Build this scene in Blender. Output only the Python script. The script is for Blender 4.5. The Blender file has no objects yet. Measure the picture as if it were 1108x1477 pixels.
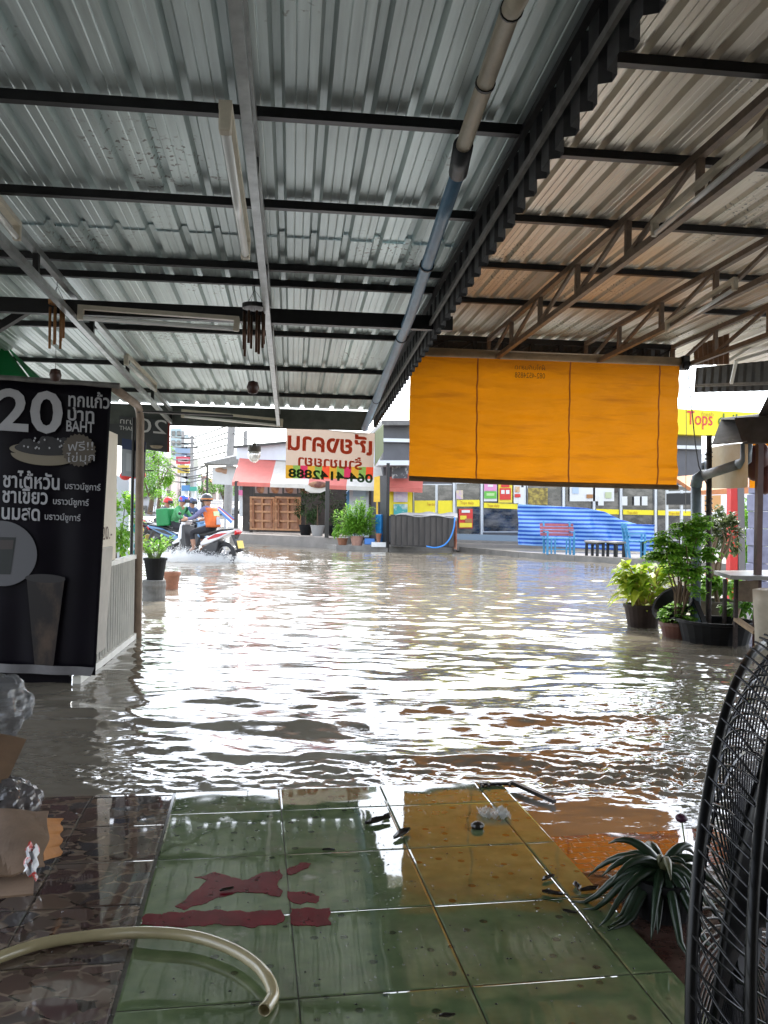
import bpy, bmesh, math, random
import numpy as np
from mathutils import Vector, Matrix, Euler

SC = bpy.context.scene
COL = SC.collection
R = math.radians
rnd = random.Random(7)

# ------------------------------------------------------------------ camera
H = 1.10                       # eye height above the tile floor
FPX, CX, CY = 1200.0, 554.0, 738.5
YAW, PITCH, ROLL = R(6.3), R(0.1), R(1.0)
_F = Vector((math.sin(YAW) * math.cos(PITCH), math.cos(YAW) * math.cos(PITCH), math.sin(PITCH)))
_r = Vector((math.cos(YAW), -math.sin(YAW), 0))
_u = _r.cross(_F)
_R = _r * math.cos(ROLL) + _u * math.sin(ROLL)
_U = -_r * math.sin(ROLL) + _u * math.cos(ROLL)
CAM = Vector((0, 0, H))
cd = bpy.data.cameras.new('camera')
cd.sensor_fit = 'VERTICAL'; cd.sensor_height = 24; cd.lens = 24 * FPX / 1477
cd.clip_start = 0.05; cd.clip_end = 1500
cam = bpy.data.objects.new('camera', cd); COL.objects.link(cam)
cam.matrix_world = Matrix(((_R.x, _U.x, -_F.x, CAM.x), (_R.y, _U.y, -_F.y, CAM.y), (_R.z, _U.z, -_F.z, CAM.z), (0, 0, 0, 1)))
SC.camera = cam

# ------------------------------------------------------------------ sky and sun
SUN_EL, SUN_AZ = 54, 18        # azimuth measured from +Y towards +X
w = bpy.data.worlds.new('World'); SC.world = w; w.use_nodes = True
nt = w.node_tree; nt.nodes.clear()
sky = nt.nodes.new('ShaderNodeTexSky'); sky.sky_type = 'NISHITA'; sky.sun_disc = False
sky.sun_elevation = R(SUN_EL); sky.sun_rotation = R(SUN_AZ)
sky.air_density = 1.0; sky.dust_density = 1.5; sky.ozone_density = 1.0
hs = nt.nodes.new('ShaderNodeHueSaturation'); hs.inputs['Saturation'].default_value = 0.4
bg = nt.nodes.new('ShaderNodeBackground'); bg.inputs['Strength'].default_value = 0.15
wo = nt.nodes.new('ShaderNodeOutputWorld')
nt.links.new(sky.outputs[0], hs.inputs['Color']); nt.links.new(hs.outputs[0], bg.inputs['Color']); nt.links.new(bg.outputs[0], wo.inputs[0])
sd = bpy.data.lights.new('sun', 'SUN'); sd.energy = 0.9; sd.angle = R(12); sd.color = (1, .95, .87)
so = bpy.data.objects.new('sun', sd); COL.objects.link(so)
_sv = Vector((math.sin(R(SUN_AZ)) * math.cos(R(SUN_EL)), math.cos(R(SUN_AZ)) * math.cos(R(SUN_EL)), math.sin(R(SUN_EL))))
so.rotation_euler = _sv.to_track_quat('Z', 'Y').to_euler()
SC.view_settings.view_transform = 'Standard'; SC.view_settings.look = 'None'
SC.view_settings.exposure = 2.35; SC.view_settings.gamma = 1
SC.view_settings.use_curve_mapping = False
try:
    SC.cycles.max_bounces = 10; SC.cycles.diffuse_bounces = 5; SC.cycles.glossy_bounces = 5
    SC.cycles.transmission_bounces = 6; SC.cycles.transparent_max_bounces = 12
    SC.cycles.use_denoising = True; SC.cycles.sample_clamp_indirect = 6
except Exception: pass

# ------------------------------------------------------------------ pixel -> place
def ray(px, py): return _F + _R * ((px - CX) / FPX) + _U * ((CY - py) / FPX)
def P(px, py, d): return CAM + ray(px, py) * d                      # at camera depth d
def PZ(px, py, z):
    r = ray(px, py); return CAM + r * ((z - CAM.z) / r.z)           # on a level plane
def PY(px, py, y):
    r = ray(px, py); return CAM + r * (y / r.y)                     # on a plane across the site axis
def PX(px, py, x):
    r = ray(px, py); return CAM + r * (x / r.x)
def PL(px, py, p0, n):
    r = ray(px, py); return CAM + r * ((p0 - CAM).dot(n) / r.dot(n))

# ------------------------------------------------------------------ materials
MATS = {}
def mat(name, col=(.5, .5, .5), rough=.6, metal=0., var=.0, scale=6., bump=0., bscale=40., spec=.5, col2=None, thresh=None, coat=0., trans=0., stretch=(1, 1, 1), alpha=1.):
    """procedural principled: colour mottled by noise (towards col2 when given), optional bump"""
    if name in MATS: return MATS[name]
    m = bpy.data.materials.new(name); m.use_nodes = True
    n, l = m.node_tree.nodes, m.node_tree.links
    b = n['Principled BSDF']
    b.inputs['Base Color'].default_value = (*col, 1); b.inputs['Roughness'].default_value = rough
    b.inputs['Metallic'].default_value = metal; b.inputs['Specular IOR Level'].default_value = spec
    b.inputs['Coat Weight'].default_value = coat; b.inputs['Alpha'].default_value = alpha
    if trans: b.inputs['Transmission Weight'].default_value = trans
    if var or col2 or bump:
        tc = n.new('ShaderNodeTexCoord'); mp = n.new('ShaderNodeMapping'); mp.inputs['Scale'].default_value = stretch
        l.new(tc.outputs['Object'], mp.inputs[0])
        nz = n.new('ShaderNodeTexNoise'); nz.inputs['Scale'].default_value = scale; nz.inputs['Detail'].default_value = 6; nz.inputs['Roughness'].default_value = .65
        l.new(mp.outputs[0], nz.inputs['Vector'])
        rp = n.new('ShaderNodeValToRGB'); l.new(nz.outputs['Fac'], rp.inputs[0])
        c2 = col2 or tuple(min(1, c * (1 + var)) for c in col)
        c1 = col if col2 else tuple(c * (1 - var) for c in col)
        lo, hi = thresh or (.3, .7)
        rp.color_ramp.elements[0].position = lo; rp.color_ramp.elements[0].color = (*c1, 1)
        rp.color_ramp.elements[1].position = hi; rp.color_ramp.elements[1].color = (*c2, 1)
        l.new(rp.outputs[0], b.inputs['Base Color'])
        if bump:
            nb = n.new('ShaderNodeTexNoise'); nb.inputs['Scale'].default_value = bscale; nb.inputs['Detail'].default_value = 4
            l.new(mp.outputs[0], nb.inputs['Vector'])
            bp = n.new('ShaderNodeBump'); bp.inputs['Strength'].default_value = bump; bp.inputs['Distance'].default_value = .02
            l.new(nb.outputs['Fac'], bp.inputs['Height']); l.new(bp.outputs[0], b.inputs['Normal'])
    MATS[name] = m; return m

# ------------------------------------------------------------------ mesh builder
class MB:
    def __init__(s): s.v = []; s.f = []; s.mi = []; s.mats = []; s.cur = 0
    def use(s, m):
        if m not in s.mats: s.mats.append(m)
        s.cur = s.mats.index(m); return s
    def face(s, pts):
        i = len(s.v); s.v += [tuple(p) for p in pts]; s.f.append(tuple(range(i, i + len(pts)))); s.mi.append(s.cur); return s
    def add(s, vs, fs):
        i = len(s.v); s.v += [tuple(p) for p in vs]
        for f in fs: s.f.append(tuple(i + k for k in f)); s.mi.append(s.cur)
        return s
    def box(s, c, size, rot=None):
        c = Vector(c); hx, hy, hz = size[0] / 2, size[1] / 2, size[2] / 2
        vs = [Vector((x, y, z)) for x in (-hx, hx) for y in (-hy, hy) for z in (-hz, hz)]
        if rot is not None:
            M = rot if isinstance(rot, Matrix) else Euler(rot).to_matrix()
            vs = [M @ v for v in vs]
        return s.add([c + v for v in vs], [(0, 1, 3, 2), (4, 6, 7, 5), (0, 4, 5, 1), (2, 3, 7, 6), (0, 2, 6, 4), (1, 5, 7, 3)])
    def bar(s, a, b, w, h=None, up=(0, 0, 1)):
        """square section bar a->b, w across, h along up"""
        a, b = Vector(a), Vector(b); h = h or w; d = (b - a)
        if d.length < 1e-6: return s
        d.normalize(); u = Vector(up)
        if abs(d.dot(u)) > .98: u = Vector((0, 1, 0))
        x = d.cross(u).normalized(); u = x.cross(d).normalized()
        q = [(-1, -1), (1, -1), (1, 1), (-1, 1)]
        vs = [p + x * (i * w / 2) + u * (j * h / 2) for p in (a, b) for i, j in q]
        return s.add(vs, [(3, 2, 1, 0), (4, 5, 6, 7), (0, 1, 5, 4), (1, 2, 6, 5), (2, 3, 7, 6), (3, 0, 4, 7)])
    def tube(s, pts, r, seg=8, cap=True):
        pts = [Vector(p) for p in pts]; n = len(pts); rs = r if isinstance(r, (list, tuple)) else [r] * n
        rings = []; prev = None
        for i, p in enumerate(pts):
            t = (pts[min(i + 1, n - 1)] - pts[max(i - 1, 0)])
            t = t.normalized() if t.length > 1e-9 else Vector((0, 0, 1))
            if prev is None:
                x = t.orthogonal().normalized()
            else:
                x = prev - t * prev.dot(t); x = x.normalized() if x.length > 1e-6 else t.orthogonal().normalized()
            prev = x; y = t.cross(x)
            rings.append([p + (x * math.cos(2 * math.pi * k / seg) + y * math.sin(2 * math.pi * k / seg)) * rs[i] for k in range(seg)])
        vs = [q for rg in rings for q in rg]; fs = []
        for i in range(n - 1):
            for k in range(seg):
                k2 = (k + 1) % seg
                fs.append((i * seg + k, i * seg + k2, (i + 1) * seg + k2, (i + 1) * seg + k))
        if cap: fs += [tuple(reversed(range(seg))), tuple((n - 1) * seg + k for k in range(seg))]
        return s.add(vs, fs)
    def lathe(s, prof, c=(0, 0, 0), seg=20, axis=None, cap=True):
        """prof: list of (r, z)"""
        c = Vector(c); M = Vector(axis).to_track_quat('Z', 'Y').to_matrix() if axis is not None else Matrix.Identity(3)
        vs = [c + M @ Vector((r * math.cos(2 * math.pi * k / seg), r * math.sin(2 * math.pi * k / seg), z)) for r, z in prof for k in range(seg)]
        fs = [(i * seg + k, i * seg + (k + 1) % seg, (i + 1) * seg + (k + 1) % seg, (i + 1) * seg + k) for i in range(len(prof) - 1) for k in range(seg)]
        if cap:
            fs += [tuple(reversed(range(seg))), tuple((len(prof) - 1) * seg + k for k in range(seg))]
        return s.add(vs, fs)
    def prism(s, poly, t):
        """poly: 3D outline, extruded by vector t"""
        a = [Vector(p) for p in poly]; t = Vector(t); n = len(a); i0 = len(s.v)
        s.v += [tuple(p) for p in a] + [tuple(p + t) for p in a]
        s.f.append(tuple(range(i0, i0 + n))); s.f.append(tuple(reversed(range(i0 + n, i0 + 2 * n)))); s.mi += [s.cur] * 2
        for k in range(n):
            k2 = (k + 1) % n; s.f.append((i0 + k, i0 + n + k, i0 + n + k2, i0 + k2)); s.mi.append(s.cur)
        return s
    def ball(s, c, r, seg=10, rings=7, sc=(1, 1, 1)):
        pr = [(max(1e-4, math.sin(math.pi * i / rings)), -math.cos(math.pi * i / rings)) for i in range(rings + 1)]
        c = Vector(c)
        vs = [c + Vector((q * math.cos(2 * math.pi * k / seg) * r * sc[0], q * math.sin(2 * math.pi * k / seg) * r * sc[1], z * r * sc[2])) for q, z in pr for k in range(seg)]
        fs = [(i * seg + k, i * seg + (k + 1) % seg, (i + 1) * seg + (k + 1) % seg, (i + 1) * seg + k) for i in range(rings) for k in range(seg)]
        return s.add(vs, fs)
    def grid(s, fn, nu, nv):
        i0 = len(s.v)
        s.v += [tuple(fn(i / nu, j / nv)) for j in range(nv + 1) for i in range(nu + 1)]
        for j in range(nv):
            for i in range(nu):
                a = i0 + j * (nu + 1) + i
                s.f.append((a, a + 1, a + nu + 2, a + nu + 1)); s.mi.append(s.cur)
        return s
    def build(s, name, m=None, parent=None, smooth=False, bevel=0., solid=0., subsurf=0):
        me = bpy.data.meshes.new(name)
        if parent is not None:
            o0 = Vector(parent['_o']) if '_o' in parent else Vector((0, 0, 0))
            vs = [(x - o0.x, y - o0.y, z - o0.z) for x, y, z in s.v]
        else: vs = s.v
        me.from_pydata(vs, [], s.f)
        if s.mats:
            for q in s.mats: me.materials.append(q)
            me.polygons.foreach_set('material_index', s.mi)
        elif m: me.materials.append(m)
        if smooth: me.polygons.foreach_set('use_smooth', [True] * len(me.polygons))
        me.update()
        o = bpy.data.objects.new(name, me); COL.objects.link(o)
        if parent is not None:
            o.parent = parent; o['_o'] = tuple(o0)
        if solid:
            md = o.modifiers.new('thickness', 'SOLIDIFY'); md.thickness = solid; md.offset = 0
        if bevel:
            md = o.modifiers.new('bevel', 'BEVEL'); md.width = bevel; md.segments = 2; md.limit_method = 'ANGLE'
        if subsurf:
            md = o.modifiers.new('subsurf', 'SUBSURF'); md.levels = subsurf; md.render_levels = subsurf
        return o

def tag(o, label=None, cat=None, group=None, kind=None):
    if label: o['label'] = label
    if cat: o['category'] = cat
    if group: o['group'] = group
    if kind: o['kind'] = kind
    return o
def thing(name, loc, label, cat, group=None):
    """an Empty at the thing's base; parts are given in world coordinates and stored relative to it"""
    o = bpy.data.objects.new(name, None); COL.objects.link(o); o.empty_display_size = .1
    o.location = loc; o['_o'] = tuple(loc)
    return tag(o, label, cat, group)
def struct(name, mb, m=None, **k): return tag(mb.build(name, m, **k), kind='structure')
def single(name, mb, m, label, cat, group=None, **k):
    return tag(mb.build(name, m, **k), label, cat, group)
def clone(o, loc, rz=None, label=None, parent=None, scale=None):
    c = o.copy(); COL.objects.link(c)
    if parent is None:
        c.location = loc
        if rz is not None: c.rotation_euler = (0, 0, rz)
        if scale: c.scale = (scale,) * 3 if not isinstance(scale, tuple) else scale
        if label: c['label'] = label
    else: c.parent = parent
    for ch in list(o.children): clone(ch, None, parent=c)
    return c

_dg = None
def text_mb(mb, body, o, x, y, size, mirror=False, ext=.002, align='LEFT', fit=None, bold=0.):
    """flat lettering at origin o, along vector x, up vector y; fit = total width"""
    c = bpy.data.curves.new('lettering', 'FONT'); c.body = body; c.size = 1; c.extrude = 0; c.resolution_u = 3; c.offset = bold
    t = bpy.data.objects.new('lettering', c); COL.objects.link(t)
    dg = bpy.context.evaluated_depsgraph_get(); me = bpy.data.meshes.new_from_object(t.evaluated_get(dg))
    x, y, o = Vector(x).normalized(), Vector(y).normalized(), Vector(o)
    xs = [v.co.x for v in me.vertices] or [0]; x0, x1 = min(xs), max(xs)
    sx = (fit / (x1 - x0)) if fit else size
    wd = (x1 - x0) * sx; off = {'LEFT': 0, 'CENTER': -wd / 2, 'RIGHT': -wd}[align]
    nrm = x.cross(y)
    vs = []
    for v in me.vertices:
        u = (v.co.x - x0) * sx
        if mirror: u = wd - u
        vs.append(o + x * (u + off) + y * (v.co.y * size) + nrm * ext)
    mb.add(vs, [tuple(reversed(p.vertices)) if mirror else tuple(p.vertices) for p in me.polygons])
    bpy.data.objects.remove(t); bpy.data.meshes.remove(me); bpy.data.curves.remove(c)
    return wd
# ------------------------------------------------------------------ road, water, floors
WZ = -0.025                      # flood level
m_road = mat('wet_asphalt', (.06, .055, .05), .5, var=.3, scale=3)
mb = MB(); mb.grid(lambda u, v: (-400 + 800 * u, -60 + 860 * v, -.22), 4, 4); struct('road', mb, m_road)

def water_material():
    m = bpy.data.materials.new('flood_water'); m.use_nodes = True; n, l = m.node_tree.nodes, m.node_tree.links
    b = n['Principled BSDF']; b.inputs['Roughness'].default_value = .04; b.inputs['IOR'].default_value = 1.6
    b.inputs['Specular IOR Level'].default_value = .75
    tc = n.new('ShaderNodeTexCoord')
    nz = n.new('ShaderNodeTexNoise'); nz.inputs['Scale'].default_value = .5; nz.inputs['Detail'].default_value = 5; l.new(tc.outputs['Object'], nz.inputs['Vector'])
    rp = n.new('ShaderNodeValToRGB'); rp.color_ramp.elements[0].position = .35; rp.color_ramp.elements[1].position = .7
    rp.color_ramp.elements[0].color = (.155, .135, .105, 1); rp.color_ramp.elements[1].color = (.23, .205, .16, 1)
    l.new(nz.outputs['Fac'], rp.inputs[0]); l.new(rp.outputs[0], b.inputs['Base Color'])
    mp = n.new('ShaderNodeMapping'); mp.inputs['Scale'].default_value = (.55, 1.25, 1); l.new(tc.outputs['Object'], mp.inputs[0])
    n1 = n.new('ShaderNodeTexNoise'); n1.inputs['Scale'].default_value = 9; n1.inputs['Detail'].default_value = 4; l.new(mp.outputs[0], n1.inputs['Vector'])
    bp = n.new('ShaderNodeBump'); bp.inputs['Strength'].default_value = .16; bp.inputs['Distance'].default_value = .02
    l.new(n1.outputs['Fac'], bp.inputs['Height']); l.new(bp.outputs[0], b.inputs['Normal'])
    return m
m_water = water_material()

def wave_height(X, Y, rs):
    """random sea: short-crested chop of many lengths, bent by slow drifts so that no front runs straight"""
    Z = np.zeros_like(X)
    U, V = X.copy(), Y.copy()
    for k in range(9):
        a, f, p = rs.rand() * 6.283, 1.2 * 2.6 ** rs.rand() * (1 if k < 5 else 3), rs.rand() * 6.283
        d = np.sin((X * math.cos(a) + Y * math.sin(a)) * f + p) * (.16 / f)
        U += d * math.cos(a + 1.3); V += d * math.sin(a + 1.3)
    for k in range(64):
        lam = 0.085 * (12.0 ** (rs.rand() ** .85))
        ang = rs.normal(0, .50) + .10
        kx, ky = math.sin(ang) * 6.283 / lam, math.cos(ang) * 6.283 / lam
        ph = rs.rand() * 6.283; q = kx * U + ky * V + ph
        m = .6 + .4 * np.sin(X * (1 + 3 * rs.rand()) + Y * (1 + 2 * rs.rand()) + rs.rand() * 6)
        Z += .0027 * lam * m * (np.sin(q) + .3 * np.cos(2 * q))
    return Z

def build_water():
    rs = np.random.RandomState(11)
    ys = [2.6]
    while ys[-1] < 60: ys.append(ys[-1] + max(.011, .0034 * ys[-1]))
    ys = np.array(ys); nu = 400
    u = np.linspace(-1, 1, nu)
    hw = 2.2 + .62 * ys
    X = u[None, :] * hw[:, None] + .1 * ys[:, None]; Y = np.repeat(ys[:, None], nu, 1)
    Z = wave_height(X, Y, rs)
    # choppier wash where the wave runs out at the floor edge and behind the scooter
    edge = np.exp(-((Y - 3.5) / .25) ** 2) + .8 * np.exp(-((X - 2.2) / .8) ** 2 - ((Y - 4.4) / .9) ** 2) + .8 * np.exp(-((X + 1.3) / .5) ** 2 - ((Y - 4.0) / .5) ** 2)
    for k in range(26):
        lam = .035 + .06 * rs.rand(); a = rs.rand() * 6.283
        Z += edge * .0011 * np.sin((X * math.cos(a) + Y * math.sin(a)) * 6.283 / lam + rs.rand() * 6 + 1.3 * np.sin(3 * X + k))
    for k in range(9):                      # longer swells rolling up to the floor edge
        lam = .42 + .75 * rs.rand(); a = rs.normal(0, .3) + .08; q = (X * math.sin(a) + Y * math.cos(a)) * 6.283 / lam + rs.rand() * 6 + 1.1 * np.sin(X * (.8 + rs.rand()) + rs.rand() * 6)
        Z += .0052 * lam * np.sin(q) * np.exp(-((Y - 4.6) / 1.7) ** 2) * (.5 + .5 * np.sin(X * (1.2 + rs.rand()) + rs.rand() * 6))
    Z *= np.where(X > 1.05, np.clip((Y - 2.75) / .6, .25, 1), np.clip((Y - 3.28) / .5, 0.12, 1))
    # two low swells with their fronts towards the floor
    for y0, a, s in ((3.86, .016, .07), (4.5, .018, .10), (5.15, .012, .10)):
        yy = y0 + .05 * np.sin(X * 1.7 + y0) + .04 * np.sin(X * 3.9 + 2 * y0)
        Z += a * np.exp(-((Y - yy) / s) ** 2) * (.55 + .45 * np.sin(X * 1.9 + y0 * 5))
    fall = np.clip((60 - Y) / 25, 0, 1)
    Z = Z * fall + WZ
    nv = len(ys)
    vs = np.stack([X, Y, Z], -1).reshape(-1, 3)
    idx = np.arange(nv * nu).reshape(nv, nu)
    f = np.stack([idx[:-1, :-1], idx[:-1, 1:], idx[1:, 1:], idx[1:, :-1]], -1).reshape(-1, 4)
    me = bpy.data.meshes.new('water'); me.vertices.add(len(vs)); me.vertices.foreach_set('co', vs.ravel())
    # calm sheet that carries on round the fine one
    me.loops.add(f.size); me.loops.foreach_set('vertex_index', f.ravel().astype(np.int32))
    me.polygons.add(len(f)); me.polygons.foreach_set('loop_start', np.arange(0, f.size, 4, dtype=np.int32))
    me.polygons.foreach_set('use_smooth', np.ones(len(f), bool)); me.update(); me.validate()
    me.materials.append(m_water)
    o = bpy.data.objects.new('water', me); COL.objects.link(o); tag(o, kind='structure')
    b = MB(); z = WZ - .045
    b.grid(lambda u, v: (-300 + 600 * u, 2.0 + 700 * v, z), 2, 2)
    struct('water', b, m_water)
build_water()

# floor frame: tiles run 2.6 degrees to the left of the roofs
TA = R(2.6)
def tile_pt(px, py): 
    p = PZ(px, py, 0); c, s = math.cos(TA), math.sin(TA)
    return (p.x * c + p.y * s, -p.x * s + p.y * c)
def tile_w(u, v, z=0):
    c, s = math.cos(TA), math.sin(TA); return Vector((u * c - v * s, u * s + v * c, z))

def wet(m, b, n, l, tc):
    """water film: smooth with drier matt patches"""
    nz = n.new('ShaderNodeTexNoise'); nz.inputs['Scale'].default_value = 3.1; nz.inputs['Detail'].default_value = 9; nz.inputs['Roughness'].default_value = .62; l.new(tc.outputs['Object'], nz.inputs['Vector'])
    rp = n.new('ShaderNodeValToRGB'); rp.color_ramp.elements[0].position = .63; rp.color_ramp.elements[1].position = .68
    rp.color_ramp.elements[0].color = (.03,) * 3 + (1,); rp.color_ramp.elements[1].color = (.22,) * 3 + (1,)
    l.new(nz.outputs['Fac'], rp.inputs[0]); l.new(rp.outputs[0], b.inputs['Roughness'])
    n2 = n.new('ShaderNodeTexNoise'); n2.inputs['Scale'].default_value = 5; n2.inputs['Detail'].default_value = 1; l.new(tc.outputs['Object'], n2.inputs['Vector'])
    n3 = n.new('ShaderNodeTexNoise'); n3.inputs['Scale'].default_value = 90; n3.inputs['Detail'].default_value = 2; l.new(tc.outputs['Object'], n3.inputs['Vector'])
    r3 = n.new('ShaderNodeMapRange'); r3.inputs['From Min'].default_value = .66; r3.inputs['From Max'].default_value = .72; l.new(n3.outputs['Fac'], r3.inputs[0])
    ad = n.new('ShaderNodeMath'); ad.operation = 'MULTIPLY_ADD'; l.new(r3.outputs[0], ad.inputs[0]); ad.inputs[1].default_value = .04; l.new(n2.outputs['Fac'], ad.inputs[2])
    bp = n.new('ShaderNodeBump'); bp.inputs['Strength'].default_value = .12; bp.inputs['Distance'].default_value = .01
    l.new(ad.outputs[0], bp.inputs['Height']); l.new(bp.outputs[0], b.inputs['Normal'])
    b.inputs['Specular IOR Level'].default_value = .8; b.inputs['IOR'].default_value = 1.62
    return nz
def green_tile_material():
    m = bpy.data.materials.new('green_floor_tile'); m.use_nodes = True; n, l = m.node_tree.nodes, m.node_tree.links; b = n['Principled BSDF']
    tc = n.new('ShaderNodeTexCoord'); nz = wet(m, b, n, l, tc)
    n1 = n.new('ShaderNodeTexNoise'); n1.inputs['Scale'].default_value = 14; n1.inputs['Detail'].default_value = 8; l.new(tc.outputs['Object'], n1.inputs['Vector'])
    rp = n.new('ShaderNodeValToRGB'); rp.color_ramp.elements[0].position = .3; rp.color_ramp.elements[1].position = .75
    rp.color_ramp.elements[0].color = (.080, .118, .052, 1); rp.color_ramp.elements[1].color = (.155, .20, .095, 1); l.new(n1.outputs['Fac'], rp.inputs[0])
    vo = n.new('ShaderNodeTexVoronoi'); vo.inputs['Scale'].default_value = 15; vo.inputs['Randomness'].default_value = .55; l.new(tc.outputs['Object'], vo.inputs['Vector'])
    sp = n.new('ShaderNodeMapRange'); sp.inputs['From Min'].default_value = .13; sp.inputs['From Max'].default_value = .2; sp.inputs['To Min'].default_value = .3; sp.inputs['To Max'].default_value = 1; l.new(vo.outputs['Distance'], sp.inputs[0])
    mx = n.new('ShaderNodeMix'); mx.data_type = 'RGBA'; mx.blend_type = 'MULTIPLY'; mx.inputs['Factor'].default_value = 1
    l.new(rp.outputs[0], mx.inputs['A']); l.new(sp.outputs[0], mx.inputs['B'])
    dr = n.new('ShaderNodeMapRange'); dr.inputs['From Min'].default_value = .64; dr.inputs['From Max'].default_value = .70; l.new(nz.outputs['Fac'], dr.inputs[0])
    mx2 = n.new('ShaderNodeMix'); mx2.data_type = 'RGBA'; l.new(dr.outputs[0], mx2.inputs['Factor']); l.new(mx.outputs['Result'], mx2.inputs['A']); mx2.inputs['B'].default_value = (.27, .27, .20, 1)
    n7 = n.new('ShaderNodeTexNoise'); n7.inputs['Scale'].default_value = 4.2; n7.inputs['Detail'].default_value = 10; n7.inputs['Roughness'].default_value = .7; n7.inputs['Distortion'].default_value = 1.2; l.new(tc.outputs['Object'], n7.inputs['Vector'])
    s7 = n.new('ShaderNodeMapRange'); s7.inputs['From Min'].default_value = .5; s7.inputs['From Max'].default_value = .72; s7.inputs['To Max'].default_value = .45; l.new(n7.outputs['Fac'], s7.inputs[0])
    mx3 = n.new('ShaderNodeMix'); mx3.data_type = 'RGBA'; l.new(s7.outputs[0], mx3.inputs['Factor']); l.new(mx2.outputs['Result'], mx3.inputs['A']); mx3.inputs['B'].default_value = (.15, .13, .095, 1)
    l.new(mx3.outputs['Result'], b.inputs['Base Color']); return m
def pebble_tile_material():
    m = bpy.data.materials.new('pebble_floor_tile'); m.use_nodes = True; n, l = m.node_tree.nodes, m.node_tree.links; b = n['Principled BSDF']
    tc = n.new('ShaderNodeTexCoord'); wet(m, b, n, l, tc)
    mp = n.new('ShaderNodeMapping'); mp.inputs['Scale'].default_value = (1, 1.35, 1); mp.inputs['Rotation'].default_value = (0, 0, .5); l.new(tc.outputs['Object'], mp.inputs[0])
    wn = n.new('ShaderNodeTexNoise'); wn.inputs['Scale'].default_value = 9; l.new(mp.outputs[0], wn.inputs['Vector'])
    ad = n.new('ShaderNodeMix'); ad.data_type = 'VECTOR'; ad.inputs['Factor'].default_value = .09; l.new(mp.outputs[0], ad.inputs['A']); l.new(wn.outputs['Color'], ad.inputs['B'])
    v1 = n.new('ShaderNodeTexVoronoi'); v1.inputs['Scale'].default_value = 13; l.new(ad.outputs['Result'], v1.inputs['Vector'])
    ve = n.new('ShaderNodeTexVoronoi'); ve.feature = 'DISTANCE_TO_EDGE'; ve.inputs['Scale'].default_value = 13; l.new(ad.outputs['Result'], ve.inputs['Vector'])
    v2 = n.new('ShaderNodeTexVoronoi'); v2.inputs['Scale'].default_value = 36; l.new(ad.outputs['Result'], v2.inputs['Vector'])
    sx = n.new('ShaderNodeSeparateColor'); l.new(v1.outputs['Color'], sx.inputs[0])
    rp = n.new('ShaderNodeValToRGB'); cr = rp.color_ramp; cr.elements[0].color = (.06, .042, .036, 1); cr.elements[1].color = (.11, .08, .062, 1)
    for p_, c_ in ((.25, (.11, .068, .056)), (.45, (.065, .066, .07)), (.65, (.15, .105, .078)), (.85, (.085, .05, .05))):
        e = cr.elements.new(p_); e.color = (*c_, 1)
    l.new(sx.outputs[0], rp.inputs[0])
    s2 = n.new('ShaderNodeSeparateColor'); l.new(v2.outputs['Color'], s2.inputs[0])
    r2 = n.new('ShaderNodeValToRGB'); r2.color_ramp.elements[0].color = (.02, .014, .012, 1); r2.color_ramp.elements[1].color = (.26, .20, .15, 1); l.new(s2.outputs[1], r2.inputs[0])
    ed = n.new('ShaderNodeMapRange'); ed.inputs['From Min'].default_value = .03; ed.inputs['From Max'].default_value = .10; l.new(ve.outputs['Distance'], ed.inputs[0])
    mx = n.new('ShaderNodeMix'); mx.data_type = 'RGBA'; l.new(ed.outputs[0], mx.inputs['Factor']); l.new(r2.outputs[0], mx.inputs['A']); l.new(rp.outputs[0], mx.inputs['B'])
    l.new(mx.outputs['Result'], b.inputs['Base Color']); return m
def wet_brick_material():
    m = bpy.data.materials.new('wet_orange_brick'); m.use_nodes = True; n, l = m.node_tree.nodes, m.node_tree.links; b = n['Principled BSDF']
    tc = n.new('ShaderNodeTexCoord'); wet(m, b, n, l, tc)
    mp = n.new('ShaderNodeMapping'); mp.inputs['Rotation'].default_value = (0, 0, -TA); l.new(tc.outputs['Object'], mp.inputs[0])
    br = n.new('ShaderNodeTexBrick'); br.inputs['Scale'].default_value = 5.5; br.inputs['Color1'].default_value = (.34, .09, .03, 1); br.inputs['Color2'].default_value = (.24, .06, .025, 1)
    br.inputs['Mortar'].default_value = (.13, .09, .07, 1); br.inputs['Mortar Size'].default_value = .025; l.new(mp.outputs[0], br.inputs['Vector'])
    l.new(br.outputs['Color'], b.inputs['Base Color']); return m
m_green, m_peb, m_brick = green_tile_material(), pebble_tile_material(), wet_brick_material()
m_grout = mat('wet_grout', (.10, .09, .075), .1, var=.3, scale=30)

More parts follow.
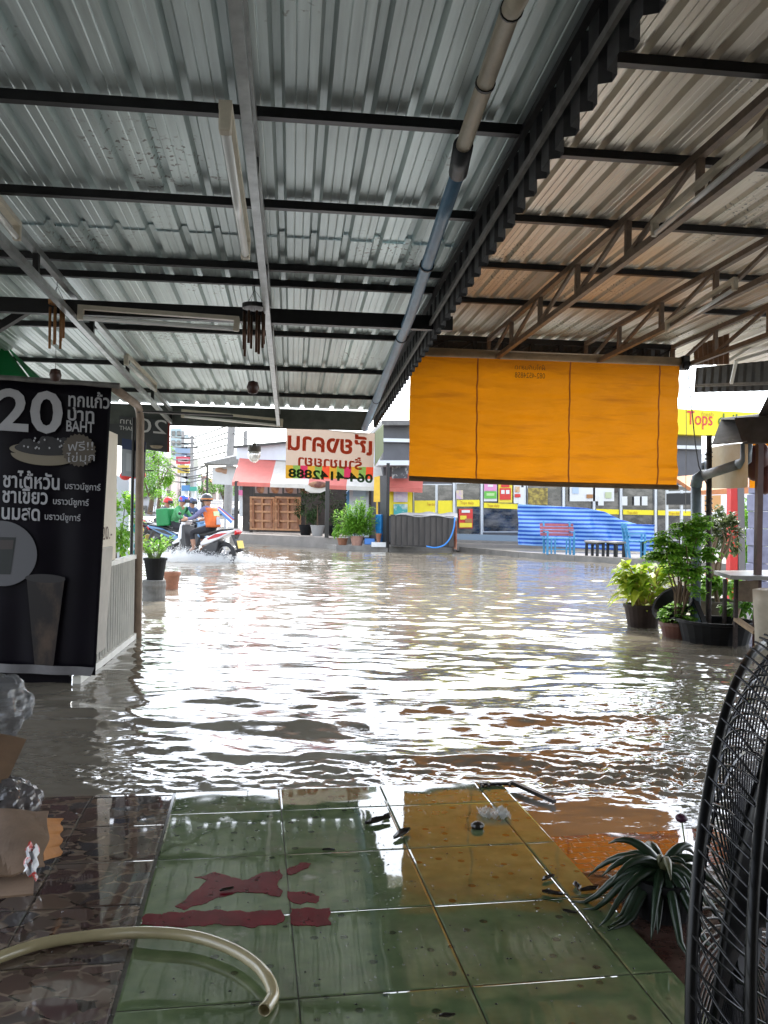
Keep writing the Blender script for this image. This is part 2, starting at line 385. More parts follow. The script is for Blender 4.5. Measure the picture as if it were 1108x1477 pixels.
uA, vE = tile_pt(404, 1150)[0], tile_pt(404, 1138)[1]          # grout line and the front edge
T = .40
uL = uA - 2 * T * 0 - (uA - tile_pt(252, 1138)[0])             # green / pebble boundary
uR = tile_pt(731, 1138)[0]
def tiles(name, u0, u1, v0, v1, uo, vo_, su, sv, m):
    mb = MB(); g, bv, dz = .0016, .0055, .0008
    for i in range(int(math.floor((u0 - uo) / su)), int(math.ceil((u1 - uo) / su))):
        for j in range(int(math.floor((v0 - vo_) / sv)), int(math.ceil((v1 - vo_) / sv))):
            a0, a1 = max(u0, uo + i * su) + g, min(u1, uo + (i + 1) * su) - g
            b0, b1 = max(v0, vo_ + j * sv) + g, min(v1, vo_ + (j + 1) * sv) - g
            if a1 - a0 < .01 or b1 - b0 < .01: continue
            t = rnd.uniform(-.0006, .0006); t2 = rnd.uniform(-.0006, .0006)
            top = [tile_w(a0 + bv, b0 + bv, t), tile_w(a1 - bv, b0 + bv, t2), tile_w(a1 - bv, b1 - bv, -t), tile_w(a0 + bv, b1 - bv, -t2)]
            low = [tile_w(a0, b0, -dz), tile_w(a1, b0, -dz), tile_w(a1, b1, -dz), tile_w(a0, b1, -dz)]
            mb.face(top)
            for k in range(4): mb.face([low[k], low[(k + 1) % 4], top[(k + 1) % 4], top[k]])
    return struct(name, mb, m)
tiles('green_tile_floor', uL, uR, -1.5, vE, uA, vE - .235, T, T, m_green)
tiles('pebble_tile_floor', uL - 3.2, uL, -1.5, vE, uL, vE - .03, .30, .30, m_peb)
mb = MB(); c0 = (uL - 3.2 + uR) / 2
mb.prism([tile_w(uL - 3.2, -1.5, -.003), tile_w(uR, -1.5, -.003), tile_w(uR, vE, -.003), tile_w(uL - 3.2, vE, -.003)], (0, 0, -.22)); struct('floor_slab', mb, m_grout)
mb = MB()
for v0, v1, z0, z1 in ((vE - .02, vE - .45, -.075, -.028), (vE - .45, vE - .85, -.028, -.012)):
    mb.add([tile_w(uR + .002, v0, z0), tile_w(uR + 3.2, v0, z0), tile_w(uR + 3.2, v1, z1), tile_w(uR + .002, v1, z1)], [(0, 3, 2, 1)])
struct('brick_step', mb, m_brick)
mb = MB(); mb.prism([tile_w(uR + .002, -1.5, -.010), tile_w(uR + 3.2, -1.5, -.010), tile_w(uR + 3.2, vE - .85, -.010), tile_w(uR + .002, vE - .85, -.010)], (0, 0, -.15))
m_cem = mat('red_wet_cement', (.055, .024, .018), .12, col2=(.12, .075, .06), scale=7, thresh=(.4, .7), bump=.25, bscale=14); struct('cement_floor', mb, m_cem)
# ------------------------------------------------------------------ canopies
def sheet_material(name, col, warm=False):
    m = bpy.data.materials.new(name); m.use_nodes = True; n, l = m.node_tree.nodes, m.node_tree.links; b = n['Principled BSDF']
    b.inputs['Metallic'].default_value = .45
    tc = n.new('ShaderNodeTexCoord')
    mp = n.new('ShaderNodeMapping'); mp.inputs['Scale'].default_value = (9, .35, 1); l.new(tc.outputs['Object'], mp.inputs[0])
    n1 = n.new('ShaderNodeTexNoise'); n1.inputs['Scale'].default_value = 4; n1.inputs['Detail'].default_value = 5; l.new(mp.outputs[0], n1.inputs['Vector'])
    n2 = n.new('ShaderNodeTexNoise'); n2.inputs['Scale'].default_value = 1.2; n2.inputs['Detail'].default_value = 8; l.new(tc.outputs['Object'], n2.inputs['Vector'])
    n3 = n.new('ShaderNodeTexNoise'); n3.inputs['Scale'].default_value = 38; n3.inputs['Detail'].default_value = 6; l.new(tc.outputs['Object'], n3.inputs['Vector'])
    rp = n.new('ShaderNodeValToRGB'); rp.color_ramp.elements[0].position = .3; rp.color_ramp.elements[1].position = .72
    rp.color_ramp.elements[0].color = (*[c * .72 for c in col], 1); rp.color_ramp.elements[1].color = (*[min(1, c * 1.3) for c in col], 1)
    ad = n.new('ShaderNodeMath'); ad.operation = 'ADD'; l.new(n1.outputs['Fac'], ad.inputs[0]); l.new(n2.outputs['Fac'], ad.inputs[1])
    ml = n.new('ShaderNodeMath'); ml.operation = 'MULTIPLY'; l.new(ad.outputs[0], ml.inputs[0]); ml.inputs[1].default_value = .5
    sx = n.new('ShaderNodeSeparateXYZ'); l.new(tc.outputs['Object'], sx.inputs[0])
    dv = n.new('ShaderNodeMath'); dv.operation = 'DIVIDE'; l.new(sx.outputs[0], dv.inputs[0]); dv.inputs[1].default_value = .79
    fl_ = n.new('ShaderNodeMath'); fl_.operation = 'FLOOR'; l.new(dv.outputs[0], fl_.inputs[0])
    wn = n.new('ShaderNodeTexWhiteNoise'); wn.noise_dimensions = '1D'; l.new(fl_.outputs[0], wn.inputs['W'])
    m0 = n.new('ShaderNodeMath'); m0.operation = 'MULTIPLY_ADD'; l.new(wn.outputs['Value'], m0.inputs[0]); m0.inputs[1].default_value = .22; l.new(ml.outputs[0], m0.inputs[2])
    m9 = n.new('ShaderNodeMath'); m9.operation = 'SUBTRACT'; l.new(m0.outputs[0], m9.inputs[0]); m9.inputs[1].default_value = .11
    l.new(m9.outputs[0], rp.inputs[0])
    # oxide flecks where damp gathers
    m1 = n.new('ShaderNodeMapRange'); m1.inputs['From Min'].default_value = .58; m1.inputs['From Max'].default_value = .64; l.new(n3.outputs['Fac'], m1.inputs[0])
    m2 = n.new('ShaderNodeMapRange'); m2.inputs['From Min'].default_value = .57; m2.inputs['From Max'].default_value = .62; l.new(n2.outputs['Fac'], m2.inputs[0])
    mm = n.new('ShaderNodeMath'); mm.operation = 'MULTIPLY'; l.new(m1.outputs[0], mm.inputs[0]); l.new(m2.outputs[0], mm.inputs[1])
    mx = n.new('ShaderNodeMix'); mx.data_type = 'RGBA'; l.new(mm.outputs[0], mx.inputs['Factor']); l.new(rp.outputs[0], mx.inputs['A']); mx.inputs['B'].default_value = (.24, .25, .24, 1)
    l.new(mx.outputs['Result'], b.inputs['Base Color'])
    rr = n.new('ShaderNodeMapRange'); rr.inputs['To Min'].default_value = .34; rr.inputs['To Max'].default_value = .46; l.new(n1.outputs['Fac'], rr.inputs[0]); l.new(rr.outputs[0], b.inputs['Roughness'])
    bp = n.new('ShaderNodeBump'); bp.inputs['Strength'].default_value = .15; bp.inputs['Distance'].default_value = .01; l.new(n1.outputs['Fac'], bp.inputs['Height']); l.new(bp.outputs[0], b.inputs['Normal'])
    return m
m_sheet = sheet_material('galvanised_sheet', (.60, .69, .69))
m_sheet_w = sheet_material('aged_galvanised_sheet', (.88, .81, .70))
m_black = mat('black_painted_steel', (.007, .007, .008), .45, var=.4, scale=20)
m_brown = mat('brown_painted_steel', (.17, .125, .09), .5, var=.35, scale=14)
m_galv = mat('galvanised_steel', (.36, .38, .38), .38, metal=.6, var=.25, scale=12)
m_dust = mat('dusty_grey_steel', (.17, .165, .155), .55, metal=.2, var=.35, scale=14)
m_dark = mat('dark_sheet', (.06, .06, .062), .5, metal=.3, var=.3, scale=9)

def roof_profile(x0, x1, S):
    """cross-section points (x, dz): flat pans with two fine swages and trapezoid ribs standing up"""
    pts = []; n = int(math.ceil((x1 - x0) / S)); hr = .030
    for i in range(n):
        a = x0 + i * S
        for fx, z in ((0, 0), (.20, 0), (.225, .003), (.25, 0), (.45, 0), (.475, .003), (.50, 0), (.68, 0), (.76, hr), (.92, hr)):
            pts.append((a + fx * S, z))
    pts.append((x0 + n * S, 0)); return [p for p in pts if p[0] <= x1 + .05]
LA, LB = 1.55, .048
def zl(y): return H + LA - LB * y
def sheet(prof, y0, y1, zf, dz=0, ny=16, seed=0):
    mb = MB(); ph = seed * 1.7
    def fn(u, v):
        k = min(len(prof) - 1, int(round(u * (len(prof) - 1)))); x, z = prof[k]; y = y0 + (y1 - y0) * v
        return (x, y, zf(y) + z + dz + .002 * math.sin(3.1 * y + 2 * x + ph))
    mb.grid(fn, len(prof) - 1, ny); return mb

XL, XR, YE = -3.05, .80, 8.95
LC = thing('canopy', (-1.2, 8.9, 0), 'long corrugated metal canopy with black purlins on the left, sloping down to the street', 'canopy')
def y_at(px, py):                                   # where the pixel's ray meets the left roof
    r = ray(px, py); t = (LA) / (r.z + LB * r.y); return r.y * t
yov = y_at(450, 352)
sheet(roof_profile(XL, XR, .158), -3.2, yov + .06, zl, .010).build('roof_sheet', m_sheet, LC)
sheet(roof_profile(XL, XR, .158), yov - .06, YE + .05, zl, 0, seed=1).build('roof_sheet', m_sheet, LC)
for k, py in enumerate((160, 292, 383, 406, 479, 530, 568)):
    y = y_at(450, py); MB().box(((XL + XR) / 2, y, zl(y) - .021), (XR - XL, .034, .036)).build('purlin', m_black, LC)
for y in (-2.4, -1.2, .0, 1.0, 2.0):
    MB().box(((XL + XR) / 2, y, zl(y) - .028), (XR - XL, .042, .05)).build('purlin', m_black, LC)
yb = 5.0; zb = PY(450, 459, yb).z
MB().box(((XL + .95) / 2, yb, zb), (.95 - XL, .05, .085)).build('cross_beam', m_black, LC)
# two trusses running towards the street
def truss(x, y0, y1, gap, parent, m1, m2, n, zf, w=.034, diag=False):
    t = MB().bar((x, y0, zf(y0) - .075), (x, y1, zf(y1) - .075), w, w).build('truss', m1, parent)
    MB().bar((x, y0, zf(y0) - .075 - gap), (x, y1, zf(y1) - .075 - gap), w, w).build('bottom_chord', m1, t)
    for k in range(n + 1):
        y = y0 + (y1 - y0) * k / n
        MB().bar((x + .001, y, zf(y) - .09), (x + .001, y, zf(y) - .06 - gap), w * .8, w * .9).build('strut', m2, t)
        if diag and k < n:
            y2 = y0 + (y1 - y0) * (k + 1) / n
            MB().bar((x - .003, y + .02, zf(y) - .09), (x - .003, y2 - .02, zf(y2) - .06 - gap), w * .6, w * .7).build('diagonal', m2, t)
    return t
truss(-.16, -1.5, YE - .05, .13, LC, m_galv, m_black, 9, zl)
truss(-1.28, -1.5, YE - .05, .13, LC, m_galv, m_black, 9, zl)
# front fascia
MB().box(((XL + XR) / 2 - .05, YE + .02, zl(YE) - .125), (XR - XL + .1, .04, .21)).build('fascia', mat('green_grey_fascia', (.075, .085, .078), .55, var=.3, scale=8), LC)
# left hanging valance of ribbed sheet
def valance(x, y0, y1, zt, zb_, pitch=.13, depth=.03):
    mb = MB(); n = int((y1 - y0) / pitch); pr = []
    for i in range(n):
        a = y0 + i * pitch
        pr += [(a, 0), (a + .55 * pitch, 0), (a + .65 * pitch, depth), (a + .9 * pitch, depth)]
    pr.append((y0 + n * pitch, 0))
    mb.grid(lambda u, v: (x + pr[min(len(pr) - 1, int(round(u * (len(pr) - 1))))][1], pr[min(len(pr) - 1, int(round(u * (len(pr) - 1))))][0],
            zb_(pr[min(len(pr) - 1, int(round(u * (len(pr) - 1))))][0]) * (1 - v) + zt(pr[min(len(pr) - 1, int(round(u * (len(pr) - 1))))][0]) * v), len(pr) - 1, 1)
    return mb
valance(XL, 2, YE, lambda y: zl(y), lambda y: zl(y) - .42, .17).build('side_valance', m_sheet, LC)
MB().bar((XL + .05, 1, zl(1) - .03), (XL + .05, YE, zl(YE) - .03), .04).build('edge_rail', m_galv, LC)
# brace at the far left of the cross beam
MB().bar(P(-30, 490, 4.95), P(58, 436, 4.95), .045, .045).build('brace', m_black, LC)

# right canopy: flat, warmer, on slim lattice trusses
RZ = 2.87
RX0, RX1, RY1 = .62, 5.2, 8.0
RC = thing('canopy', (3.7, 7.9, 0), 'higher corrugated canopy on lattice trusses on the right, above the orange blind', 'canopy')
zr = lambda y: RZ
sheet(roof_profile(RX0, RX1, .14), -3.2, RY1 + 1.1, zr, 0, seed=2).build('roof_sheet', m_sheet_w, RC)
for d in (3.06, 3.88, 4.78, 5.7, 6.66):
    y = d * 1.0; MB().box(((RX0 + RX1) / 2, y, RZ - .022), (RX1 - RX0, .038, .040)).build('purlin', m_black, RC)
for y in (-2, -1, 0, 1.1, 2.1):
    MB().box(((RX0 + RX1) / 2, y, RZ - .022), (RX1 - RX0, .038, .040)).build('purlin', m_black, RC)
for x in (1.86, 2.83, 3.72):
    truss(x, -.5, RY1 - .12, .23, RC, m_brown, m_brown, 10, zr, .038, True)
# front lattice beam
fb = MB().bar((RX0 + .2, RY1 - .05, RZ - .06), (3.78, RY1 - .05, RZ - .06), .045, .05).build('front_lattice', m_black, RC)
MB().bar((RX0 + .2, RY1 - .05, RZ - .25), (3.78, RY1 - .05, RZ - .25), .045, .05).build('bottom_chord', m_black, fb)
nn = 10
for k in range(nn + 1):
    x = RX0 + .25 + (3.75 - RX0 - .25) * k / nn
    MB().bar((x, RY1 - .05, RZ - .08), (x, RY1 - .05, RZ - .23), .04, .035).build('strut', m_black, fb)
    if k < nn:
        x2 = x + (3.75 - RX0 - .25) / nn; MB().bar((x + .02, RY1 - .045, RZ - .225), (x2 - .02, RY1 - .045, RZ - .085), .02, .022).build('diagonal', m_black, fb)
valance2 = MB(); valance2.grid(lambda u, v: (RX0 + .25 + (3.8 - RX0 - .25) * u, RY1 + .12 + .02 * (int(u * 60) % 2), RZ - .30 + .29 * v), 60, 1); valance2.build('front_sheet', m_dark, RC)
# ribbed sheet standing between the two roofs, with its rails
valance(XR + .03, -1.5, YE - .2, lambda y: RZ - .01, lambda y: zl(y) - .23, .15, .035).build('gutter_valance', m_dark, RC)
MB().bar((XR + .0, -1, zl(-1) - .035), (XR + .0, YE, zl(YE) - .035), .024).build('gutter_rail', m_black, RC)
MB().bar((XR + .01, -1, zl(-1) - .155), (XR + .01, YE - .1, zl(YE) - .155), .014, .026).build('gutter_rail', m_dust, RC)
# right side wall panel of old sheet, inside the corner

HW = single('unseen_rear_wall', MB().box((0, -3.4, 1.4), (14, .2, 3.4)), mat('rear_wall_plaster', (.20, .19, .17), .8, var=.2), 'plain unseen wall added behind the viewer to block sky light', 'wall')  # added out of view, keeps sky light behind the camera off the banner
# ------------------------------------------------------------------ drain pipe
m_pvc_c = mat('grimy_cream_pipe', (.36, .32, .24), .45, var=.35, scale=9, stretch=(1, .4, 1))
m_pvc_b = mat('blue_pvc_pipe', (.10, .21, .33), .4, var=.3, scale=10, stretch=(1, .4, 1))
m_white = mat('white_paint', (.72, .72, .70), .45, var=.08, scale=8)
m_cream = mat('cream_plastic', (.62, .57, .46), .4, var=.15, scale=10)
pc = [PX(775, -60, .50), PX(735, 20, .55), PX(668, 212, .58)]
pb = [PX(664, 240, .60), PX(640, 310, .61), PX(592, 455, .66), P(526, 618, 8.7)]
DP = thing('drain_pipe', pb[-1], 'sagging drain pipe, cream above and blue below, hung under the edge between both canopies', 'pipe')
MB().tube(pc, .028, 14).build('cream_pipe', m_pvc_c, DP, smooth=True)
MB().tube(pb, [.028, .029, .032, .034], 14).build('blue_pipe', m_pvc_b, DP, smooth=True)
MB().tube([pc[-1] + (pc[-1] - pb[0]) * .1, pb[0] + (pb[1] - pb[0]) * .12], 0.036, 14).build('rubber_coupling', mat('dark_rubber', (.02, .025, .03), .5), DP, smooth=True)
def ring_on(a, b, t, r, nm='strap'):
    p = a.lerp(b, t); d = (b - a).normalized(); MB().tube([p - d * .006, p + d * .006], r, 14).build(nm, m_black, DP)
for a, b, t in ((pc[0], pc[1], .9), (pc[1], pc[2], .45), (pb[1], pb[2], .42), (pb[2], pb[3], .12), (pb[2], pb[3], .62)): ring_on(a, b, t, .0365 if a is pb[2] or a is pb[1] else .0315)

# ------------------------------------------------------------------ tube lights (all off)
m_tube = mat('frosted_tube', (.88, .9, .88), .2)
def tube_light(p0, p1, label, drop=.06):
    d = (p1 - p0).normalized(); up = Vector((0, 0, 1))
    t = thing('tube_light', p0.lerp(p1, .5), label, 'tube light', 'unlit tube lights under the canopies')
    MB().bar(p0, p1, .036, .024).build('housing', m_cream, t)
    a, b = p0 + d * .03 - up * drop, p1 - d * .03 - up * drop
    MB().tube([a, b], .014, 10).build('tube', m_tube, t, smooth=True)
    for q, s in ((p0, 1), (p1, -1)):
        c = q + d * (.014 * s) - up * (drop * .55); MB().box(c, (.034, .034, drop * 1.35), d.to_track_quat('Y', 'Z').to_matrix()).build('end_cap', m_cream, t, bevel=.006)
tube_light(PX(325, 150, -.20), PX(355, 348, -.19), 'dusty tube light on the middle truss of the left canopy, nearest the viewer')
tube_light(PX(-30, 255, -1.24), PX(26, 325, -1.26), 'tube light cut by the left edge of the photo, high on the left truss')
tube_light(PY(113, 443, 4.93), PY(345, 460, 4.93), 'long tube light fixed level along the black cross beam')
tube_light(PX(182, 512, -1.26), PX(224, 554, -1.26), 'short looking tube light on the far part of the left truss above the banner')
tube_light(PY(262, 592, 8.86), PY(408, 606, 8.86), 'tube light running along the fascia at the street end of the left canopy')
tube_light(PX(1112, 176, 1.83), PX(943, 322, 1.83), 'tube light on the nearest lattice truss of the right canopy')
tube_light(PX(1062, 402, 2.80), PX(962, 466, 2.80), 'tube light on the second lattice truss above the orange blind')

# ------------------------------------------------------------------ wind chimes, hanging bulb
def chime(px, ytop, yring, ybot, ydisc, d, label, mt, n, rr, topm):
    top, ring, bot, disc = P(px, ytop, d), P(px, yring, d), P(px, ybot, d), P(px, ydisc, d)
    c = Vector((ring.x, ring.y, 0)); t = thing('wind_chime', Vector((ring.x, ring.y, disc.z)), label, 'wind chime', 'wind chimes under the left canopy')
    V = lambda z, a=0, r=0: Vector((ring.x + r * math.cos(a), ring.y + r * math.sin(a), z))
    b = MB(); b.tube([V(top.z), V(ring.z + .09)], .002, 5)
    for k in range(3): b.tube([V(ring.z + .09), V(ring.z + .012, k * 2.094, rr * .9)], .0016, 4)
    b.tube([V(ring.z), V(disc.z + .03)], .0015, 4); b.build('string', m_black, t)
    MB().lathe([(rr * .55, -.012), (rr, -.012), (rr * 1.02, .012), (rr * .55, .012)], V(ring.z), 18, cap=True).build('ring', topm, t)
    for k in range(n):
        a = k * 2 * math.pi / n + .3; L = (ring.z - bot.z) * (.74 + .26 * ((k * 5) % n) / (n - 1)) 
        z0 = ring.z - .035
        p = MB().tube([V(z0, a, rr * .85), V(z0 - L + .03, a, rr * .85)], .0075, 8).build('chime_tube', mt, t, smooth=True)
        MB().tube([V(ring.z - .01, a, rr * .85), V(z0 + .004, a, rr * .85)], .0012, 4).build('cord', m_black, p)
    MB().lathe([(.001, -.038), (.026, -.03), (.034, 0), (.026, .03), (.001, .038)], V(disc.z), 14).build('wooden_disc', mat('dark_red_wood', (.05, .02, .014), .4, var=.3), t, smooth=True).scale = (1, 1, 1)
m_bamboo = mat('bamboo', (.30, .14, .045), .45, var=.35, scale=12); m_copper = mat('dull_copper', (.10, .055, .035), .35, metal=.7, var=.3)
chime(82, 405, 436, 503, 541, 4.75, 'bamboo wind chime hanging at the left, in front of the green tarp', m_bamboo, 7, .045, m_bamboo)
chime(367, 412, 442, 512, 559, 4.6, 'dark metal wind chime hanging in the middle of the left canopy', m_copper, 8, .066, m_black)
bt, bc, bb = P(367, 622, 8.6), P(367, 650, 8.6), P(367, 669, 8.6)
HB = thing('hanging_bulb', bb, 'round frosted bulb hanging on a wire from the canopy fascia', 'light bulb')
MB().tube([bt, bc + Vector((0, 0, .05))], .004, 5).build('wire', m_black, HB)
MB().lathe([(.02, .075), (.024, .05), (.066, .045), (.068, 0), (.064, -.01)], bc, 16).build('socket', mat('grey_plastic', (.12, .11, .10), .4), HB, smooth=False)
MB().lathe([(.062, .0), (.064, -.05), (.052, -.09), (.03, -.115), (.001, -.125)], bc, 16).build('glass', mat('frosted_glass', (.85, .85, .83), .3, trans=.6), HB, smooth=True)

# ------------------------------------------------------------------ loose wires
mb = MB(); mb.tube([P(*q, 6.4) for q in ((257, 395), (257, 420), (256, 436), (258, 452))], .004, 5); single('loose_wire', mb, m_black, 'short black wire dangling from the purlin behind the cross beam', 'wire')
mb = MB(); mb.tube([PX(x, y, 1.95) for x, y in ((1024, 258), (1021, 275), (1017, 288), (1022, 270))], .005, 5); single('loose_wire', mb, m_black, 'frayed wire end hanging beside the nearest right tube light', 'wire')
mb = MB(); mb.tube([P(*q, 8.0) for q in ((205, 512), (206, 495), (230, 498), (290, 505), (345, 510), (395, 512))], .004, 5); single('loose_wire', mb, m_black, 'thin wire strung across the far bay of the left canopy', 'wire')

# ------------------------------------------------------------------ orange blind
def blind_material():
    m = bpy.data.materials.new('orange_tarpaulin'); m.use_nodes = True; n, l = m.node_tree.nodes, m.node_tree.links
    b = n['Principled BSDF']; b.inputs['Roughness'].default_value = .55
    tc = n.new('ShaderNodeTexCoord'); mp = n.new('ShaderNodeMapping'); mp.inputs['Scale'].default_value = (.8, 1, 7); l.new(tc.outputs['Object'], mp.inputs[0])
    nz = n.new('ShaderNodeTexNoise'); nz.inputs['Scale'].default_value = 1.6; nz.inputs['Detail'].default_value = 7; l.new(mp.outputs[0], nz.inputs['Vector'])
    rp = n.new('ShaderNodeValToRGB'); rp.color_ramp.elements[0].position = .56; rp.color_ramp.elements[1].position = .80
    rp.color_ramp.elements[0].color = (.74, .255, .004, 1); rp.color_ramp.elements[1].color = (.46, .14, .006, 1); l.new(nz.outputs['Fac'], rp.inputs[0])
    n2 = n.new('ShaderNodeTexNoise'); n2.inputs['Scale'].default_value = 3; n2.inputs['Detail'].default_value = 5; l.new(tc.outputs['Object'], n2.inputs['Vector'])
    r2 = n.new('ShaderNodeMapRange'); r2.inputs['To Min'].default_value = .78; r2.inputs['To Max'].default_value = 1.12; l.new(n2.outputs['Fac'], r2.inputs[0])
    mx = n.new('ShaderNodeMix'); mx.data_type = 'RGBA'; mx.blend_type = 'MULTIPLY'; mx.inputs['Factor'].default_value = 1; l.new(rp.outputs[0], mx.inputs['A']); l.new(r2.outputs[0], mx.inputs['B'])
    l.new(mx.outputs['Result'], b.inputs['Base Color'])
    mpb = n.new('ShaderNodeMapping'); mpb.inputs['Scale'].default_value = (1, 1, 3.2); mpb.inputs['Rotation'].default_value = (0, .5, 0); l.new(tc.outputs['Object'], mpb.inputs[0])
    nb_ = n.new('ShaderNodeTexNoise'); nb_.inputs['Scale'].default_value = 3.5; nb_.inputs['Detail'].default_value = 5; l.new(mpb.outputs[0], nb_.inputs['Vector'])
    bpn = n.new('ShaderNodeBump'); bpn.inputs['Strength'].default_value = .5; bpn.inputs['Distance'].default_value = .06; l.new(nb_.outputs['Fac'], bpn.inputs['Height']); l.new(bpn.outputs[0], b.inputs['Normal'])
    tr = n.new('ShaderNodeBsdfTranslucent'); l.new(mx.outputs['Result'], tr.inputs['Color']); l.new(bpn.outputs[0], tr.inputs['Normal'])
    ms = n.new('ShaderNodeMixShader'); ms.inputs[0].default_value = .55; l.new(b.outputs[0], ms.inputs[1]); l.new(tr.outputs[0], ms.inputs[2])
    l.new(ms.outputs[0], n['Material Output'].inputs['Surface']); return m
m_blind = blind_material()
c4 = [P(592, 513, 7.62), P(980, 528, 7.86), P(977, 703, 7.86), P(590, 690, 7.62)]     # TL TR BR BL
def quad(c, u, v): return (c[3] * (1 - u) + c[2] * u) * (1 - v) + (c[0] * (1 - u) + c[1] * u) * v
nb = (c4[1] - c4[0]).cross(c4[3] - c4[0]).normalized()
def blind_fn(u, v):
    wv = .011 * math.sin(38 * v + 5 * math.sin(4 * u)) * math.sin(3 * u + 1) + .006 * math.sin(17 * v + 9 * u) + .003 * math.sin(70 * v + 14 * u) + .006 * math.sin(24 * u - 11 * v) * math.sin(6 * v)
    wv += .02 * math.sin(math.pi * v) * math.sin(2.2 * u + .4) + .01 * math.exp(-((v - .04) / .05) ** 2)
    return quad(c4, u, v) + nb * wv * (1 - .6 * (v > .95))
BL = thing('blind', c4[3], 'large orange tarpaulin blind rolled down from the right canopy', 'blind')
MB().grid(blind_fn, 70, 60).build('fabric', m_blind, BL, smooth=True)
m_seam = mat('orange_seam', (.42, .10, .012), .6)
for f in (.245, .588, .925):
    MB().grid(lambda u, v, f=f: blind_fn(f + (u - .5) * .005, v) - nb * .004, 1, 40).build('seam', m_seam, BL)
q0, q1 = c4[0] + Vector((-.03, .02, .045)), c4[1] + Vector((.03, .02, .045))
MB().tube([q0, q1], .04, 12).build('roller', mat('pale_cloth_roll', (.30, .22, .13), .7, var=.3), BL, smooth=True)
MB().tube([c4[3] + nb * -.01, c4[3].lerp(c4[2], .5) + Vector((0, 0, -.01)), c4[2] + nb * -.01], .024, 10).build('bottom_bar', mat('dirty_brown_hem', (.11, .06, .02), .7, var=.4), BL, smooth=True)
MB().box(c4[1] + Vector((.05, 0, .03)), (.07, .1, .13)).build('winder', m_black, BL, bevel=.01)
ux = (c4[1] - c4[0]).normalized(); uz = -nb.cross(ux) if nb.cross(ux).z < 0 else nb.cross(ux)
tb = MB(); o = P(786, 545, 7.73)
text_mb(tb, '082-4524858', P(742, 545, 7.72) - nb * .02 * (1 if nb.y > 0 else -1), ux, uz, .072, True, 0, fit=.285)
text_mb(tb, 'ผ้าใบกันสาด', P(742, 533, 7.72) - nb * .02 * (1 if nb.y > 0 else -1), ux, uz, .06, True, 0, fit=.285)
tb.build('printed_text', mat('faded_black_print', (.12, .05, .01), .7), BL)

# ------------------------------------------------------------------ vinyl sign seen from behind
def vinyl(name, base, tr=.45):
    if name in MATS: return MATS[name]
    m = mat(name, base, .45, var=.12, scale=5); n, l = m.node_tree.nodes, m.node_tree.links
    t = n.new('ShaderNodeBsdfTranslucent'); t.inputs['Color'].default_value = (*base, 1)
    ms = n.new('ShaderNodeMixShader'); ms.inputs[0].default_value = tr; l.new(n['Principled BSDF'].outputs[0], ms.inputs[1]); l.new(t.outputs[0], ms.inputs[2]); l.new(ms.outputs[0], n['Material Output'].inputs['Surface']); return m
m_vin, m_vred, m_vyel, m_vgrn, m_vblk, m_vpink = vinyl('beige_vinyl', (.42, .34, .28)), vinyl('red_vinyl_print', (.55, .07, .03)), vinyl('orange_vinyl_print', (.42, .24, .03)), vinyl('green_vinyl_print', (.16, .26, .06)), vinyl('dark_vinyl_print', (.02, .05, .02)), vinyl('pink_vinyl_print', (.4, .03, .08))
s4 = [P(413, 616, 8.98), P(541, 625, 8.98), P(538, 691, 8.98), P(412, 690, 8.98)]
SG = thing('vinyl_sign', s4[3], 'beige vinyl sign with red lettering seen mirrored from behind, under the canopy fascia', 'sign')
MB().grid(lambda u, v: quad(s4, u, .26 + .74 * v) + Vector((0, .006 * math.sin(9 * u), 0)), 20, 6).build('cloth', m_vin, SG)
bandm = [m_vyel, m_vred, m_vgrn, m_vyel, m_vpink, m_vgrn]
b = MB()
for k in range(12):
    b.use(bandm[(k * 5) % 6]); b.grid(lambda u, v, k=k: quad(s4, (k + u) / 12, .26 * v) + Vector((0, .006 * math.sin(9 * (k + u) / 12), 0)), 2, 1)
b.build('coloured_band', None, SG)
sx_ = (s4[1] - s4[0]).normalized(); sz_ = Vector((0, 0, 1)); off = Vector((0, -.02, 0)); sw = (s4[1] - s4[0]).length
b = MB(); text_mb(b, 'เชียงคาน', P(415, 648, 8.98) + off, sx_, sz_, .26, True, 0, fit=sw * .95, bold=.03); text_mb(b, 'ร้านขายยา', P(430, 671, 8.98) + off, sx_, sz_, .15, True, 0, fit=sw * .72, bold=.025); b.build('red_lettering', m_vred, SG)
b = MB(); text_mb(b, '064-4142888', P(416, 688, 8.98) + off, sx_, sz_, .13, True, 0, fit=sw * .95, bold=.03); b.build('phone_number', m_vblk, SG)
b = MB(); b.grid(lambda u, v: quad([P(541, 624, 9.02), P(553, 612, 9.6), P(553, 652, 9.6), P(541, 672, 9.02)], u, v), 4, 4)
single('side_banner', b, vinyl('faded_green_vinyl', (.22, .28, .13)), 'narrow faded green banner hanging edge-on beside the beige vinyl sign', 'banner', solid=.004)

# ------------------------------------------------------------------ drink banner on the left
m_navy = mat('black_purple_vinyl', (.003, .002, .005), .5, var=.35, scale=3, spec=.12)
m_lett = mat('grey_white_print', (.36, .36, .38), .5, var=.12, scale=5)
BD = 5.42
n4 = [PY(-60, 543, BD), PY(161, 558, BD), PY(138, 974, BD), PY(-60, 966, BD)]
BN = thing('banner', n4[3], 'black drinks banner reading 20 BAHT hanging on the front of the left stall', 'banner')
bx = (n4[1] - n4[0]).normalized(); bz = Vector((0, 0, 1)); bn_ = bx.cross(bz)
def ban(u, v): return quad(n4, u, v) + bn_ * (.008 * math.sin(14 * u + 3 * v) + .006 * math.sin(25 * u) * (1 - v))
MB().grid(ban, 40, 24).build('cloth', m_navy, BN, smooth=True, solid=.002)
MB().tube([n4[0] + bz * .01, n4[1] + bz * .01 + bx * .05], .018, 8).build('top_rod', m_dust, BN)
